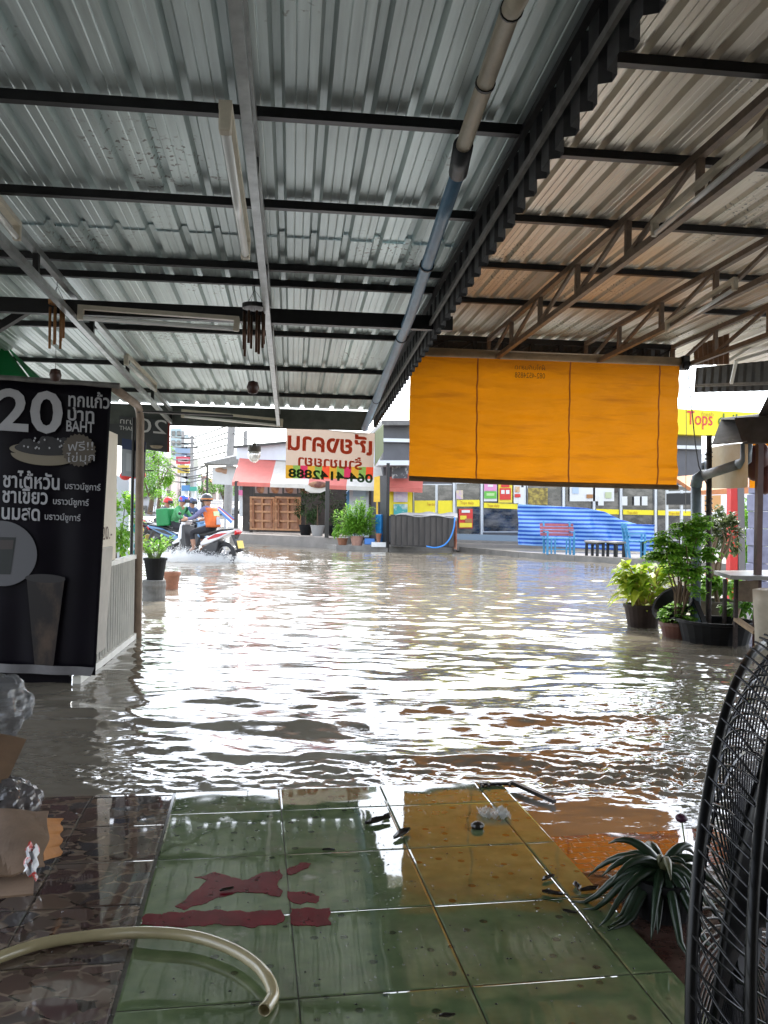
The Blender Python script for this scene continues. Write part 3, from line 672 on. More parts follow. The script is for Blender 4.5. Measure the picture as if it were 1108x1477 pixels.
b = MB(); b.grid(lambda u, v: quad([n4[3] + bz * .055, n4[2] + bz * .055, n4[2] + bx * -.02, n4[3]], u, v) + bn_ * (.03 + .008 * math.sin(20 * u)), 20, 2); b.build('bottom_hem', mat('grey_hem', (.13, .125, .13), .5, var=.3), BN, smooth=True)
fo = bn_ * .022
def bt_(s, px, py, size, fit):
    tx = MB(); text_mb(tx, s, PY(px, py, BD) + fo, bx, bz, size, False, 0, fit=fit * .94, bold=.022 if size > .06 else .012); tx.build('lettering', m_lett, BN)
k_ = BD / FPX
bt_('20', -4, 619, .36, 94 * k_); bt_('ทุกแก้ว', 100, 586, .115, 59 * k_); bt_('บาท', 99, 606, .11, 38 * k_); bt_('BAHT', 97, 622, .095, 40 * k_)
bt_('ชาไต้หวัน', 6, 702, .125, 80 * k_); bt_('บราวน์ชูการ์', 95, 705, .055, 51 * k_)
bt_('ชาเขียว', 5, 724, .125, 64 * k_); bt_('บราวน์ชูการ์', 78, 727, .055, 51 * k_)
bt_('นมสด', 4, 748, .125, 54 * k_); bt_('บราวน์ชูการ์', 66, 749, .055, 51 * k_)
def disc(mb, px, py, rx, ry, off, seg=36, d=BD, a0=0, a1=6.2832):
    o = PY(px, py, d) + bn_ * off; mb.face([o + bx * (rx * d / FPX * math.cos(a0 + (a1 - a0) * k / seg)) + bz * (ry * d / FPX * math.sin(a0 + (a1 - a0) * k / seg)) for k in range(seg)])
b = MB(); disc(b, 65, 650, 46, 10, .020); disc(b, 65, 656, 44, 15, .021, a0=math.pi, a1=2 * math.pi); b.build('printed_bowl', mat('dull_gold_print', (.20, .17, .12), .5), BN)
b = MB(); disc(b, 66, 648, 40, 9, .023)
for k in range(34): disc(b, 66 + rnd.uniform(-31, 31), 647 + rnd.uniform(-13, 2), 5, 4.6, .0235 + .0002 * k, 10)
b.build('printed_pearls', mat('black_print', (.006, .006, .009), .4), BN)
b = MB()
for k in range(16): disc(b, 66 + rnd.uniform(-29, 29), 645 + rnd.uniform(-13, 3), 1.3, 1.6, .032, 6)
b.build('pearl_glint_print', m_lett, BN)
b = MB(); o = PY(116, 650, BD) + bn_ * .0345; b.face([o + (bx * math.cos(k * math.pi / 24) + bz * math.sin(k * math.pi / 24)) * (.095 if k % 2 else .105) for k in range(48)]); b.build('printed_badge', mat('bronze_print', (.085, .068, .05), .5), BN)
b = MB(); text_mb(b, 'ฟรี!!', PY(100, 651, BD) + bn_ * .036, bx + bz * .1, bz, .075, False, 0, fit=34 * k_); text_mb(b, 'ไข่มุก', PY(98, 667, BD) + bn_ * .036, bx + bz * .1, bz, .07, False, 0, fit=38 * k_); b.build('badge_lettering', m_lett, BN)
b = MB(); disc(b, 4, 798, 47, 45, .021, 48); b.build('printed_circle', mat('grey_print', (.10, .10, .11), .5), BN)
b = MB(); b.face([PY(x, y, BD) + bn_ * .023 for x, y in ((-40, 773), (25, 775), (17, 828), (-40, 828))]); b.build('printed_cup', mat('cup_print', (.018, .022, .022), .5), BN)
b = MB(); b.face([PY(x, y, BD) + bn_ * .025 for x, y in ((-40, 778), (22, 779), (20, 792), (-40, 792))]); b.build('printed_cup_cream', mat('cup_cream_print', (.05, .04, .038), .5), BN)
# large blurred glass of milk tea printed below
gm = mat('milk_tea_print', (.007, .005, .006), .45, col2=(.085, .055, .038), scale=6, thresh=(.48, .74), stretch=(1, 1, .5))
b = MB(); b.face([PY(x, y, BD) + bn_ * .0215 for x, y in ((40, 832), (95, 832), (86, 900), (78, 962), (52, 962), (46, 900))]); b.build('printed_glass', gm, BN)
b = MB(); disc(b, 67, 834, 27, 6, .0225); b.build('printed_glass_rim', mat('rim_print', (.022, .02, .022), .5), BN)

# ------------------------------------------------------------------ drink stall behind the banner
m_stall = mat('stall_white', (.78, .76, .70), .5, var=.12, scale=6)
m_post = mat('tan_post', (.27, .20, .15), .45, var=.25, scale=8)
SX, SY0, SY1 = -1.36, 5.50, 7.45
ST = thing('drink_stall', (SX, 6.4, WZ), 'white slatted drinks stall with a tan arched post standing in the flood', 'stall')
zt = PX(203, 800, SX).z
b = MB(); npl = 22
for k in range(npl):
    y = SY0 + (SY1 - SY0 - .06) * (k + .5) / npl
    b.box((SX + .012, y, (zt + .02) / 2), (.014, .055, zt - .04), (0, 0, .35))
b.build('slatted_panel', m_stall, ST); MB().box((SX - .03, (SY0 + SY1) / 2, zt / 2), (.01, SY1 - SY0, zt - .05)).build('backing_panel', m_dust, ST)
MB().bar((SX, SY0, zt), (SX, SY1 - .02, zt), .05, .035).build('top_rail', m_stall, ST)
MB().bar((SX + .01, SY0, .0), (SX + .01, SY1 - .02, .0), .05, .05).build('bottom_rail', m_stall, ST)
pt = P(213, 592, 7.55); zz = pt.z
pp = [Vector((SX + .04, SY1, -.25)), Vector((SX + .03, SY1, zz - .12)), Vector((SX + .025, SY1 - .03, zz - .04)), Vector((SX + .02, SY1 - .12, zz)), PX(166, 561, SX + .01)]
MB().tube(pp, .034, 10).build('arched_post', m_post, ST, smooth=True)
MB().tube([(SX - .03, SY1 + .02, -.2), (SX - .03, SY1 + .02, zz - .1)], .014, 8).build('slim_post', m_black, ST)
MB().tube([pp[3] + Vector((0, .05, -.05)), (SX + .75, SY1 + .95, zl(SY1 + .95) - .2)], .014, 6).build('brace', m_black, ST)
# cream price board on the side, above the counter
zb0, zb1 = PX(160, 815, SX).z - .02, PX(160, 622, SX).z
MB().box((SX - .02, SY0 + .63, (zb0 + zb1) / 2), (.03, 1.12, zb1 - zb0)).build('price_board', mat('cream_board', (.62, .54, .42), .45, col2=(.72, .66, .55), scale=3), ST)
b = MB()
text_mb(b, '20.-', (SX + .002, SY0 + .68, zb0 + .22), (0, 1, 0), (0, 0, 1), .14, False, 0, fit=.34)
text_mb(b, 'บาท', (SX + .002, SY0 + .70, zb0 + .10), (0, 1, 0), (0, 0, 1), .09, False, 0, fit=.2)
b.build('board_lettering', mat('brown_print', (.10, .05, .03), .5), ST)
MB().box((SX - .45, 6.45, zt - .04), (.84, 1.9, .04)).build('counter', m_stall, ST)
MB().box((SX - .45, 5.53, .5), (.84, .02, 1.1)).build('front_panel', m_navy, ST)
# leaning beige board
b = MB(); o = PX(150, 935, SX + .035); b.box((SX + .045, 6.02, .46), (.025, .34, .74), (0, .06, 0)); single('foam_board', b, mat('beige_foam', (.40, .37, .32), .6, var=.15), 'beige foam board propped against the white slatted stall', 'board', bevel=.006)
# payment card hanging beside the post (code panel left blank)
QS = thing('payment_sign', P(194, 690, 7.3), 'grey card with a dark blue header hanging beside the tan post', 'sign')
q4 = [P(176, 632, 7.3), P(211, 638, 7.3), P(209, 690, 7.3), P(175, 686, 7.3)]
MB().grid(lambda u, v: quad(q4, u, v), 1, 1).build('card', mat('grey_card', (.36, .38, .42), .4), QS, solid=.004)
MB().grid(lambda u, v: quad(q4, u, .72 + .28 * v) + Vector((0, -.004, 0)), 1, 1).build('header', mat('blue_header', (.03, .05, .13), .4), QS)
MB().grid(lambda u, v: quad(q4, .2 + .6 * u, .14 + .48 * v) + Vector((0, -.004, 0)), 1, 1).build('blank_panel', mat('pale_card', (.5, .52, .56), .4), QS)
# second drinks banner, seen from behind
r4 = [P(150, 598, 8.7), P(244, 606, 8.7), P(243, 653, 8.7), P(150, 640, 8.7)]
B2 = thing('banner', r4[2], 'second black drinks banner seen mirrored from behind, under the left fascia', 'banner')
MB().grid(lambda u, v: quad(r4, u, v), 4, 2).build('cloth', mat('grey_black_vinyl', (.05, .055, .06), .5), B2, solid=.003)
rx_ = (r4[1] - r4[0]).normalized(); b = MB()
text_mb(b, '20', P(199, 623, 8.7) + Vector((0, -.02, 0)), rx_, (0, 0, 1), .21, True, 0, fit=42 * 8.7 / FPX)
text_mb(b, 'บาท', P(174, 611, 8.7) + Vector((0, -.02, 0)), rx_, (0, 0, 1), .08, True, 0, fit=20 * 8.7 / FPX)
text_mb(b, 'BAHT', P(173, 620, 8.7) + Vector((0, -.02, 0)), rx_, (0, 0, 1), .06, True, 0, fit=20 * 8.7 / FPX); b.build('lettering', mat('white_print', (.6, .6, .6), .5), B2)
MB().bar(r4[1], r4[2], .02).build('red_edge', mat('red_trim', (.25, .03, .02), .5), B2)
b = MB(); o = P(226, 643, 8.68); b.lathe([(.001, -.03), (.05, -.025), (.07, 0), (.001, .0)], o, 12); b.build('printed_bowl', mat('dull_gold_print', (.2, .17, .12)), B2)
# green tarp
m_tarp = vinyl('green_tarp', (.03, .30, .11), .4)
GT = [(-60, 470), (8, 498), (40, 522), (66, 556), (10, 562), (-60, 560)]
b = MB(); a, c_, e = P(-120, 470, 7.2), P(5, 494, 6.6), P(70, 556, 6.0); 
b.grid(lambda u, v: (a.lerp(c_, u) if v == 1 else (P(-120, 600, 6.0).lerp(P(75, 585, 5.8), u))) if v in (0, 1) else (P(-120, 600, 6.0).lerp(P(75, 585, 5.8), u)).lerp(a.lerp(c_, u), v) + Vector((0, 0, .03 * math.sin(9 * u + 3))), 16, 6)
b.add([c_, e, P(75, 585, 5.8)], [(0, 1, 2)])
single('tarp', b, m_tarp, 'green tarpaulin roof behind the top of the drinks banner', 'tarpaulin', smooth=True, solid=.004)
# ------------------------------------------------------------------ plants
def leaf_mat(name, c1, c2, tr=.35):
    m = bpy.data.materials.new(name); m.use_nodes = True; n, l = m.node_tree.nodes, m.node_tree.links; b = n['Principled BSDF']
    b.inputs['Roughness'].default_value = .38
    g = n.new('ShaderNodeNewGeometry'); rp = n.new('ShaderNodeValToRGB'); rp.color_ramp.elements[0].color = (*c1, 1); rp.color_ramp.elements[1].color = (*c2, 1)
    l.new(g.outputs['Random Per Island'], rp.inputs[0]); l.new(rp.outputs[0], b.inputs['Base Color'])
    t = n.new('ShaderNodeBsdfTranslucent'); l.new(rp.outputs[0], t.inputs['Color']); ms = n.new('ShaderNodeMixShader'); ms.inputs[0].default_value = tr
    l.new(b.outputs[0], ms.inputs[1]); l.new(t.outputs[0], ms.inputs[2]); l.new(ms.outputs[0], n['Material Output'].inputs['Surface']); return m
m_leaf = leaf_mat('green_leaf', (.07, .20, .025), (.20, .42, .05)); m_lime = leaf_mat('lime_leaf', (.22, .38, .03), (.55, .62, .06))
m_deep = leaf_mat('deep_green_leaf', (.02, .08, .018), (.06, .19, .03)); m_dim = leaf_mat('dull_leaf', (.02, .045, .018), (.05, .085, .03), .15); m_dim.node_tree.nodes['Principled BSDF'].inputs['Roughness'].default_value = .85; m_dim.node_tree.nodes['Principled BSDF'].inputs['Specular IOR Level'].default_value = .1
m_fresh = leaf_mat('fresh_leaf', (.11, .30, .03), (.32, .56, .07), .5); m_olive = leaf_mat('olive_leaf', (.07, .11, .04), (.16, .20, .08))
m_stem = mat('brown_stem', (.11, .07, .04), .7, var=.3); m_gstem = mat('green_stem', (.14, .19, .06), .6, var=.3)
m_soil = mat('potting_soil', (.03, .022, .016), .9, var=.3)
def leaf(mb, p, d, L, W, droop=.3, up=Vector((0, 0, 1)), fold=.15):
    d = d.normalized(); s = d.cross(up)
    s = s.normalized() if s.length > 1e-3 else Vector((1, 0, 0)); nrm = s.cross(d)
    m1 = p + d * (L * .38) - up * (L * droop * .12); m2 = p + d * (L * .74) - up * (L * droop * .42); t = p + d * L - up * (L * droop * .85)
    mb.add([p, m1 - s * W / 2 + nrm * W * fold, m1, m1 + s * W / 2 + nrm * W * fold, m2 - s * W * .36 + nrm * W * fold, m2, m2 + s * W * .36 + nrm * W * fold, t],
           [(0, 2, 1), (0, 3, 2), (1, 2, 5, 4), (2, 3, 6, 5), (4, 5, 7), (5, 6, 7)])
def rdir(zmin=-.3, zmax=1.):
    a = rnd.uniform(0, 6.283); z = rnd.uniform(zmin, zmax); q = math.sqrt(max(0, 1 - z * z)); return Vector((q * math.cos(a), q * math.sin(a), z))
def foliage(mb, c, rx, ry, rz, n, L, W, clumps=14, droop=.4):
    """leaves gathered in clumps over an uneven crown"""
    cs = []
    for k in range(clumps):
        d = rdir(-.7, 1); q = rnd.uniform(.45, .95); cs.append((c + Vector((d.x * rx * q, d.y * ry * q, d.z * rz * q)), rnd.uniform(.22, .42)))
    for k in range(n):
        cc, s = rnd.choice(cs); d = rdir(-1, 1); q = rnd.random() ** .4
        p = cc + Vector((d.x * rx * s * q, d.y * ry * s * q, d.z * rz * s * q))
        o = (p - c); o = o.normalized() if o.length > 1e-3 else d
        leaf(mb, p, o + rdir(-.5, .6) * .9, L * rnd.uniform(.6, 1.25), W * rnd.uniform(.7, 1.2), droop)
def pot(parent, c, r0, r1, h, m, name='pot', rim=.012, seg=22):
    MB().lathe([(r0, 0), (r1, h - .03), (r1 + rim, h - .03), (r1 + rim, h), (r1 - rim, h), (r1 - rim * 1.4, h - .03), (.001, h - .035)], c, seg).build(name, m, parent, smooth=False)
    MB().lathe([(.001, h - .028), (r1 - rim * 1.2, h - .03)], c, seg, cap=False).build('soil', m_soil, parent)
m_pot_d = mat('dark_brown_pot', (.03, .018, .015), .6, spec=.25, var=.3, scale=12); m_pot_k = mat('black_pot', (.008, .008, .009), .6, spec=.2, var=.3); m_terra = mat('terracotta', (.26, .11, .06), .7, var=.25, scale=10)
m_pot_g = mat('grey_pot', (.16, .14, .12), .7, var=.3, scale=8); m_conc = mat('weathered_concrete', (.15, .145, .135), .8, var=.35, scale=9, bump=.3)

# zz plant on its grey block beside the stall
bz_ = PZ(222, 866, WZ); sc_ = 11.0 / FPX
Z1 = thing('concrete_ring', Vector((bz_.x, bz_.y, -.2)), 'round grey concrete block standing in the water under the black pot', 'block')
ht = (866 - 838) * sc_; MB().lathe([(.135, -.18), (.14, .0), (.14, ht - .01), (.13, ht)], (bz_.x, bz_.y, WZ), 20).build('ring_block', m_conc, Z1)
MB().lathe([(.143, 0), (.148, .03), (.143, .06)], (bz_.x, bz_.y, WZ + ht * .62), 20, cap=False).build('ring_lip', m_conc, Z1)
zp = Vector((bz_.x + .01, bz_.y, WZ + ht))
PT = thing('potted_plant', zp, 'bushy green plant in a black pot raised on the grey concrete block', 'plant')
pot(PT, zp, .10, .135, .27, m_pot_k)
st = MB(); lf = MB()
for k in range(17):
    a = rnd.uniform(0, 6.283); q = rnd.uniform(.02, .07); b0 = zp + Vector((q * math.cos(a), q * math.sin(a), .25)); L = rnd.uniform(.16, .32); o = Vector((math.cos(a) * .45, math.sin(a) * .45, 1)).normalized()
    p = [b0, b0 + o * L * .5, b0 + o * L + Vector((math.cos(a), math.sin(a), 0)) * .04]; st.tube(p, [.009, .007, .003], 6)
    for j in range(11):
        f = .35 + .65 * j / 10; c = p[0].lerp(p[2], f); s = rdir(-.1, .8); leaf(lf, c, s + o * .4, .085, .034, .3)
st.build('stems', m_gstem, PT); lf.build('leaves', m_fresh, PT)
tp = PZ(246, 851, WZ); TP = thing('flower_pot', Vector((tp.x, tp.y + .1, WZ)), 'small empty terracotta pot standing in water behind the concrete block', 'pot')
MB().lathe([(.08, -.1), (.11, .2), (.125, .2), (.125, .245), (.108, .245), (.09, .0)], (tp.x, tp.y + .1, WZ), 18).build('pot', m_terra, TP)
# bush behind the slatted stall
gp = P(172, 800, 9.2); GB = thing('shrub', Vector((gp.x, gp.y, WZ)), 'bright green shrub growing behind the white slatted stall', 'shrub')
lf = MB(); foliage(lf, P(166, 752, 9.2), .22, .3, .42, 900, .07, .035, 12); lf.build('leaves', m_fresh, GB)
st = MB(); [st.tube([Vector((gp.x, gp.y, WZ)), P(165 + dx, 790, 9.2), P(162 + dx * 2, 730, 9.2)], [.014, .01, .004], 6) for dx in (-6, 2, 9)]; st.build('stems', m_stem, GB)

# right-hand pots
def base_at(px, py): return PZ(px, py, WZ)
rp_ = base_at(936, 906); rp_.y += .15; k_ = rp_.y / FPX
YP = thing('potted_plant', rp_, 'broad leaved yellow green plant in the leftmost brown pot at the right', 'plant', 'potted plants in the flood at the right')
pot(YP, rp_ + Vector((0, 0, -.06)), .14, .19, .29, m_pot_d)
lf = MB(); st = MB()
for k in range(46):
    a = rnd.uniform(0, 6.283); q = rnd.uniform(0, .10); L = rnd.uniform(.16, .46); b0 = rp_ + Vector((q * math.cos(a), q * math.sin(a), .2)); o = Vector((math.cos(a) * rnd.uniform(.2, .55), math.sin(a) * .4, 1))
    e = b0 + o.normalized() * L; st.tube([b0, b0.lerp(e, .5) + Vector((0, 0, .02)), e], [.010, .008, .005], 6)
    for j in range(3):
        s = Vector((math.cos(a + rnd.uniform(-.8, .8)), math.sin(a + rnd.uniform(-.8, .8)), rnd.uniform(.1, 1.3))); leaf(lf, e - o.normalized() * (.07 * j), s, rnd.uniform(.18, .30), rnd.uniform(.08, .13), rnd.uniform(.3, 1.0), fold=.25)
st.build('stems', mat('straw_stem', (.35, .26, .10), .6, var=.3), YP); lf.build('leaves', m_lime, YP)

tp_ = base_at(986, 921); tp_.y += .12
TPp = thing('potted_plant', tp_, 'tall bushy plant with lobed leaves and thin stems in a reddish pot', 'plant', 'potted plants in the flood at the right')
pot(TPp, tp_ + Vector((0, 0, -.06)), .12, .165, .2, mat('red_brown_pot', (.13, .05, .035), .5, var=.3))
top = P(985, 785, tp_.y); lf = MB(); st = MB()
for k in range(14):
    e = top + Vector((rnd.uniform(-.24, .22), rnd.uniform(-.2, .2), rnd.uniform(-.16, .12))); b0 = tp_ + Vector((rnd.uniform(-.05, .05), rnd.uniform(-.05, .05), .11)); m_ = b0.lerp(e, .5) + Vector((rnd.uniform(-.04, .04), 0, 0)); m_.x = m_.x * .6 + b0.x * .4
    st.tube([b0, m_, e], [.009, .008, .004], 6)
def lobed(mb, p, d, S):
    for j in range(5):
        a = (j - 2) * .55; s = Vector((d.x * math.cos(a) - d.y * math.sin(a), d.x * math.sin(a) + d.y * math.cos(a), d.z * .5 + rnd.uniform(-.1, .1)))
        leaf(mb, p, s, S * (1 - .12 * abs(j - 2)), S * .42, .45)
tops = [top + Vector(q) for q in ((-.17, 0, .02), (-.02, -.05, .13), (.14, .03, .06), (.03, .05, -.06), (-.10, -.08, -.08), (.20, -.02, -.10), (-.22, .05, -.12), (.10, -.06, .19), (-.06, 0, -.22), (.12, 0, -.26))]
for k in range(560):
    c_ = tops[k % len(tops)]; d = rdir(-.7, 1); q = rnd.random() ** .6; lobed(lf, c_ + Vector((d.x * .12 * q, d.y * .12 * q, d.z * .10 * q)), rdir(-.2, .5), rnd.uniform(.06, .105))
for k in range(130):
    d = rdir(-.4, 1); lobed(lf, tp_ + Vector((d.x * .15, d.y * .15, .2 + d.z * .14)), rdir(-.2, .6), rnd.uniform(.05, .08))
for k in range(14): lobed(lf, P(1005, 850, tp_.y) + rdir(-1, 1) * .07, rdir(-.2, .6), .08)
st.build('stems', m_stem, TPp); lf.build('leaves', m_fresh, TPp)

bp_ = P(1035, 893, 8.5); bp_.z = WZ
BP = thing('potted_plant', bp_, 'leafy shrub in the big grey concrete pot behind the black tub', 'plant', 'potted plants in the flood at the right')
pot(BP, bp_, .14, .235, .30, m_pot_g, rim=.016)
lf = MB(); foliage(lf, P(1040, 848, 8.5), .24, .2, .14, 700, .085, .045, 10); lf.build('leaves', m_fresh, BP)
st = MB()
for pts in (((1036, 872), (1030, 840), (1040, 800), (1046, 778), (1042, 765)), ((1030, 850), (1034, 815), (1050, 790), (1056, 770)), ((1026, 860), (1026, 800), (1034, 775))):
    st.tube([P(x, y, 8.5) for x, y in pts], [.024, .022, .016, .01, .006][:len(pts)], 7)
st.build('branches', mat('pale_bark', (.20, .14, .09), .8, var=.3), BP)
lf = MB(); foliage(lf, P(1046, 772, 8.6), .20, .2, .24, 800, .07, .035, 12); lf.build('upper_leaves', m_olive, BP)
tb_ = base_at(1048, 930); tb_.y += .2
MBt = thing('tub', tb_, 'wide black plastic tub of plants half sunk at the foot of the right stall', 'tub')
b = MB(); b.lathe([(.26, -.1), (.33, .17), (.35, .175), (.35, .2), (.315, .2), (.30, .05), (.001, .04)], tb_, 26); b.build('basin', m_pot_k, MBt)
lf = MB(); foliage(lf, P(1082, 878, 7.9), .22, .15, .12, 600, .07, .035, 9); single('ground_plant', lf, m_leaf, 'low green plant growing behind the black tub below the table', 'plant')
# basin tipped on its side between the pots
b = MB(); ax = Vector((-.8, -.35, .75)).normalized(); b.lathe([(.12, 0), (.2, .10), (.215, .10), (.215, .115), (.19, .112), (.11, .02), (.001, .018)], P(978, 880, 8.05), 24, axis=ax); single('tipped_bowl', b, m_pot_k, 'black bowl tipped on its side between the two front pots', 'bowl')
b = MB(); b.bar(P(1000, 858, 7.9), P(1017, 900, 7.7), .05, .012); single('board_scrap', b, m_black, 'dark narrow board leaning between the red pot and the tub', 'board')
# sticks by the tub
b = MB(); b.bar(P(1062, 893, 7.3), P(1090, 912, 7.0), .05, .03); single('timber_offcut', b, mat('pale_timber', (.36, .25, .15), .7, var=.25, scale=12, stretch=(1, 8, 1)), 'pale timber offcut lying on the edge of the black tub', 'timber')
b = MB(); b.bar(P(1058, 905, 7.4), P(1066, 878, 7.45), .03, .02); single('timber_offcut', b, mat('worn_timber', (.25, .18, .11), .7, var=.25), 'short worn stick standing up from the black tub', 'timber')

# ------------------------------------------------------------------ rusty pole, gutter pipe and right-hand stall
m_rust = mat('rusty_dark_steel', (.035, .022, .018), .7, var=.5, scale=30, bump=.4, bscale=60)
pb_ = P(1022, 897, 7.9); pt_ = P(1023, 628, 7.9)
RP = thing('pole', Vector((pb_.x, pb_.y, -.2)), 'thin rusty pole standing in the black tub with wire knotted round it', 'pole')
MB().tube([Vector((pb_.x, pb_.y, -.2)), pb_, pt_], .026, 10).build('shaft', m_rust, RP)
for py in (727, 742, 660):
    c = P(1022.5, py, 7.9); b = MB(); b.tube([c + Vector((.034 * math.cos(t * .9), .034 * math.sin(t * .9), .006 * t - .03)) for t in range(16)], .005, 5); b.build('wire_knot', m_black, RP)
wr = MB(); wr.tube([P(x, y, 7.85) for x, y in ((992, 533), (997, 580), (1003, 640), (1008, 672), (1016, 690), (1023, 706))], .006, 5); single('hanging_cable', wr, m_black, 'black cable drooping from the blind winder to the rusty pole', 'cable')
wr = MB(); wr.tube([P(x, y, 7.86) for x, y in ((989, 520), (990, 620), (989, 740))], .003, 4); single('pull_cord', wr, m_dust, 'pale pull cord hanging straight beside the orange blind', 'cord')
GPp = thing('gutter_pipe', P(1003, 870, 7.7), 'grey blue gutter pipe with an elbow, rising from the pots to the stall roof', 'pipe')
m_gp = mat('grey_blue_pipe', (.13, .17, .20), .4, var=.3, scale=8)
MB().tube([P(1003, 905, 7.9), P(1004, 780, 7.9), P(1004, 692, 7.9)], .047, 14).build('standpipe', m_gp, GPp, smooth=True)
MB().tube([P(1004, 702, 7.9), P(1006, 690, 7.88), P(1014, 686, 7.85)], .055, 14).build('elbow', m_gp, GPp, smooth=True)
MB().tube([P(1012, 687, 7.86), P(1070, 668, 7.5)], .045, 14).build('arm', mat('grey_pipe', (.22, .23, .23), .4, var=.3), GPp, smooth=True)
MB().tube([P(1066, 670, 7.52), P(1076, 664, 7.45), P(1077, 640, 7.45)], .05, 14).build('elbow', m_gp, GPp, smooth=True)

m_zinc = mat('grey_zinc_roof', (.13, .125, .12), .5, metal=.2, var=.3, scale=7)
sx0 = P(1030, 640, 7.6).x
VS = thing('food_stall', P(1096, 910, 7.3), 'dark roofed food stall with an orange sheet inside at the right edge', 'stall')
A, Bq, Cq, Dq, E_ = P(1027, 641, 7.6), P(1040, 613, 8.4), P(1062, 601, 8.6), P(1075, 636, 7.3), P(1190, 634, 6.9)
b = MB(); b.grid(lambda u, v: (P(1027, 641, 7.6).lerp(P(1078, 637, 7.3), u)) * (1 - v) + (P(1040, 606, 8.5).lerp(P(1062, 603, 8.4), u)) * v, 5, 4); b.build('roof_skirt', m_zinc, VS, solid=.01)
b = MB(); b.grid(lambda u, v: (P(1060, 604, 7.5).lerp(P(1260, 594, 6.6), u)) * (1 - v) + (P(1072, 640, 7.35).lerp(P(1260, 636, 6.4), u)) * v, 8, 2); b.build('roof_fascia', m_dark, VS, solid=.02)
b = MB(); b.face([P(1060, 604, 7.5), P(1260, 594, 6.6), P(1260, 580, 8.6), P(1040, 604, 8.5)]); b.build('roof', m_zinc, VS, solid=.015)
for px, d in ((1096, 7.3), (1190, 6.9)):
    q = P(px, 640, d); MB().bar(q, Vector((q.x, q.y, -.2)), .05).build('post', mat('dark_red_post', (.06, .022, .018), .5, var=.4), VS)
q4_ = [P(1043, 642, 7.9), P(1079, 638, 7.35), P(1079, 703, 7.35), P(1043, 703, 7.9)]
MB().prism(q4_, Vector((.03, .35, 0))).build('menu_box', mat('tan_board', (.46, .32, .14), .6, col2=(.55, .44, .26), scale=5), VS)
b = MB(); b.grid(lambda u, v: quad([P(1081, 640, 7.9), P(1260, 636, 7.6), P(1260, 704, 7.6), P(1081, 704, 7.9)], u, v) + Vector((0, .02 * math.sin(14 * u), 0)), 20, 4); b.build('orange_sheet', m_blind, VS)
for k, (x, y, r) in enumerate(((1088, 668, .11), (1099, 660, .09), (1104, 690, .10))):
    b = MB(); b.ball(P(x, y, 7.6), r, 12, 9, (.8, .8, 1.5)); b.build('hanging_bag', mat('dark_red_bag', (.07, .015, .01), .4, var=.4), VS, smooth=True)
TB = thing('table', P(1070, 905, 7.2), 'narrow grey metal topped table standing in front of the red post', 'table')
b = MB(); t0, t1, t2, t3 = P(1030, 823, 8.1), P(1054, 830, 7.15), P(1140, 832, 7.0), P(1110, 822, 8.1)
b.prism([t0, t1, t2, t3], (0, 0, -.035)); b.build('table_top', mat('dull_steel_top', (.34, .34, .33), .3, metal=.4, var=.2), TB)
for px, d in ((1062, 7.3), (1130, 7.1), (1046, 7.9)):
    q = P(px, 832, d); MB().bar(q - Vector((0, 0, .02)), Vector((q.x, q.y, -.2)), .03).build('leg', m_rust, TB)
MB().grid(lambda u, v: quad([P(1066, 838, 7.25), P(1094, 837, 7.2), P(1093, 869, 7.2), P(1065, 867, 7.25)], u, v), 1, 1).build('back_board', m_brown, TB, solid=.02)
b = MB(); c = P(1108, 890, 6.9); b.lathe([(.11, -.3), (.12, .1), (.135, .3), (.14, .42), (.10, .43)], (c.x + .02, c.y, .1), 20); single('water_drum', b, mat('cream_drum', (.45, .40, .32), .5, var=.2), 'cream drum cut by the right edge of the photo, under the food stall', 'drum', smooth=True)
rb = P(1056, 822, 10.5)
b = MB(); b.bar(Vector((rb.x, rb.y, -.2)), P(1057, 703, 10.5), .10, .1); single('red_post', b, mat('red_paint', (.62, .015, .012), .4, var=.1), 'bright red square post standing behind the narrow metal table', 'post')
b = MB(); b.bar(Vector((rb.x + .13, rb.y, -.2)), P(1066, 703, 10.5), .09, .09); single('grey_post', b, mat('grey_post_paint', (.17, .16, .17), .5), 'dark grey post standing against the right of the red post', 'post')
bl = P(1092, 832, 11.5); b = MB()
for k in range(9): b.box((bl.x + .02 * (k % 2), bl.y, -.1 + .24 * k), (.17, .3, .235)); 
single('block_pillar', b, mat('blue_grey_blocks', (.20, .21, .30), .7, var=.25), 'blue grey block pillar beside the right shrub', 'pillar', bevel=.012)
sp = P(1078, 830, 12.5); SH = thing('shrub', Vector((sp.x, sp.y, WZ)), 'tall pale green shrub between the grey post and the blue grey pillar', 'shrub')
lf = MB(); foliage(lf, P(1078, 775, 12.5), .24, .3, .6, 1800, .08, .036, 18); lf.build('leaves', m_fresh, SH)
st = MB(); [st.tube([Vector((sp.x, sp.y, -.1)), P(1076 + dx, 790, 12.5), P(1078 + dx * 2, 745, 12.5)], [.02, .014, .006], 6) for dx in (-5, 0, 6)]; st.build('stems', m_stem, SH)
sp = P(1036, 790, 13); SH = thing('shrub', Vector((sp.x, sp.y, WZ)), 'loose olive shrub between the rusty pole and the red post', 'shrub')
lf = MB(); foliage(lf, P(1036, 775, 13), .30, .3, .4, 1300, .09, .04, 16); lf.build('leaves', m_olive, SH)
st = MB(); [st.tube([Vector((sp.x, sp.y, -.1)), P(1036 + dx, 800, 13), P(1038 + dx * 2, 760, 13)], [.02, .014, .006], 6) for dx in (-7, 5)]; st.build('stems', m_stem, SH)

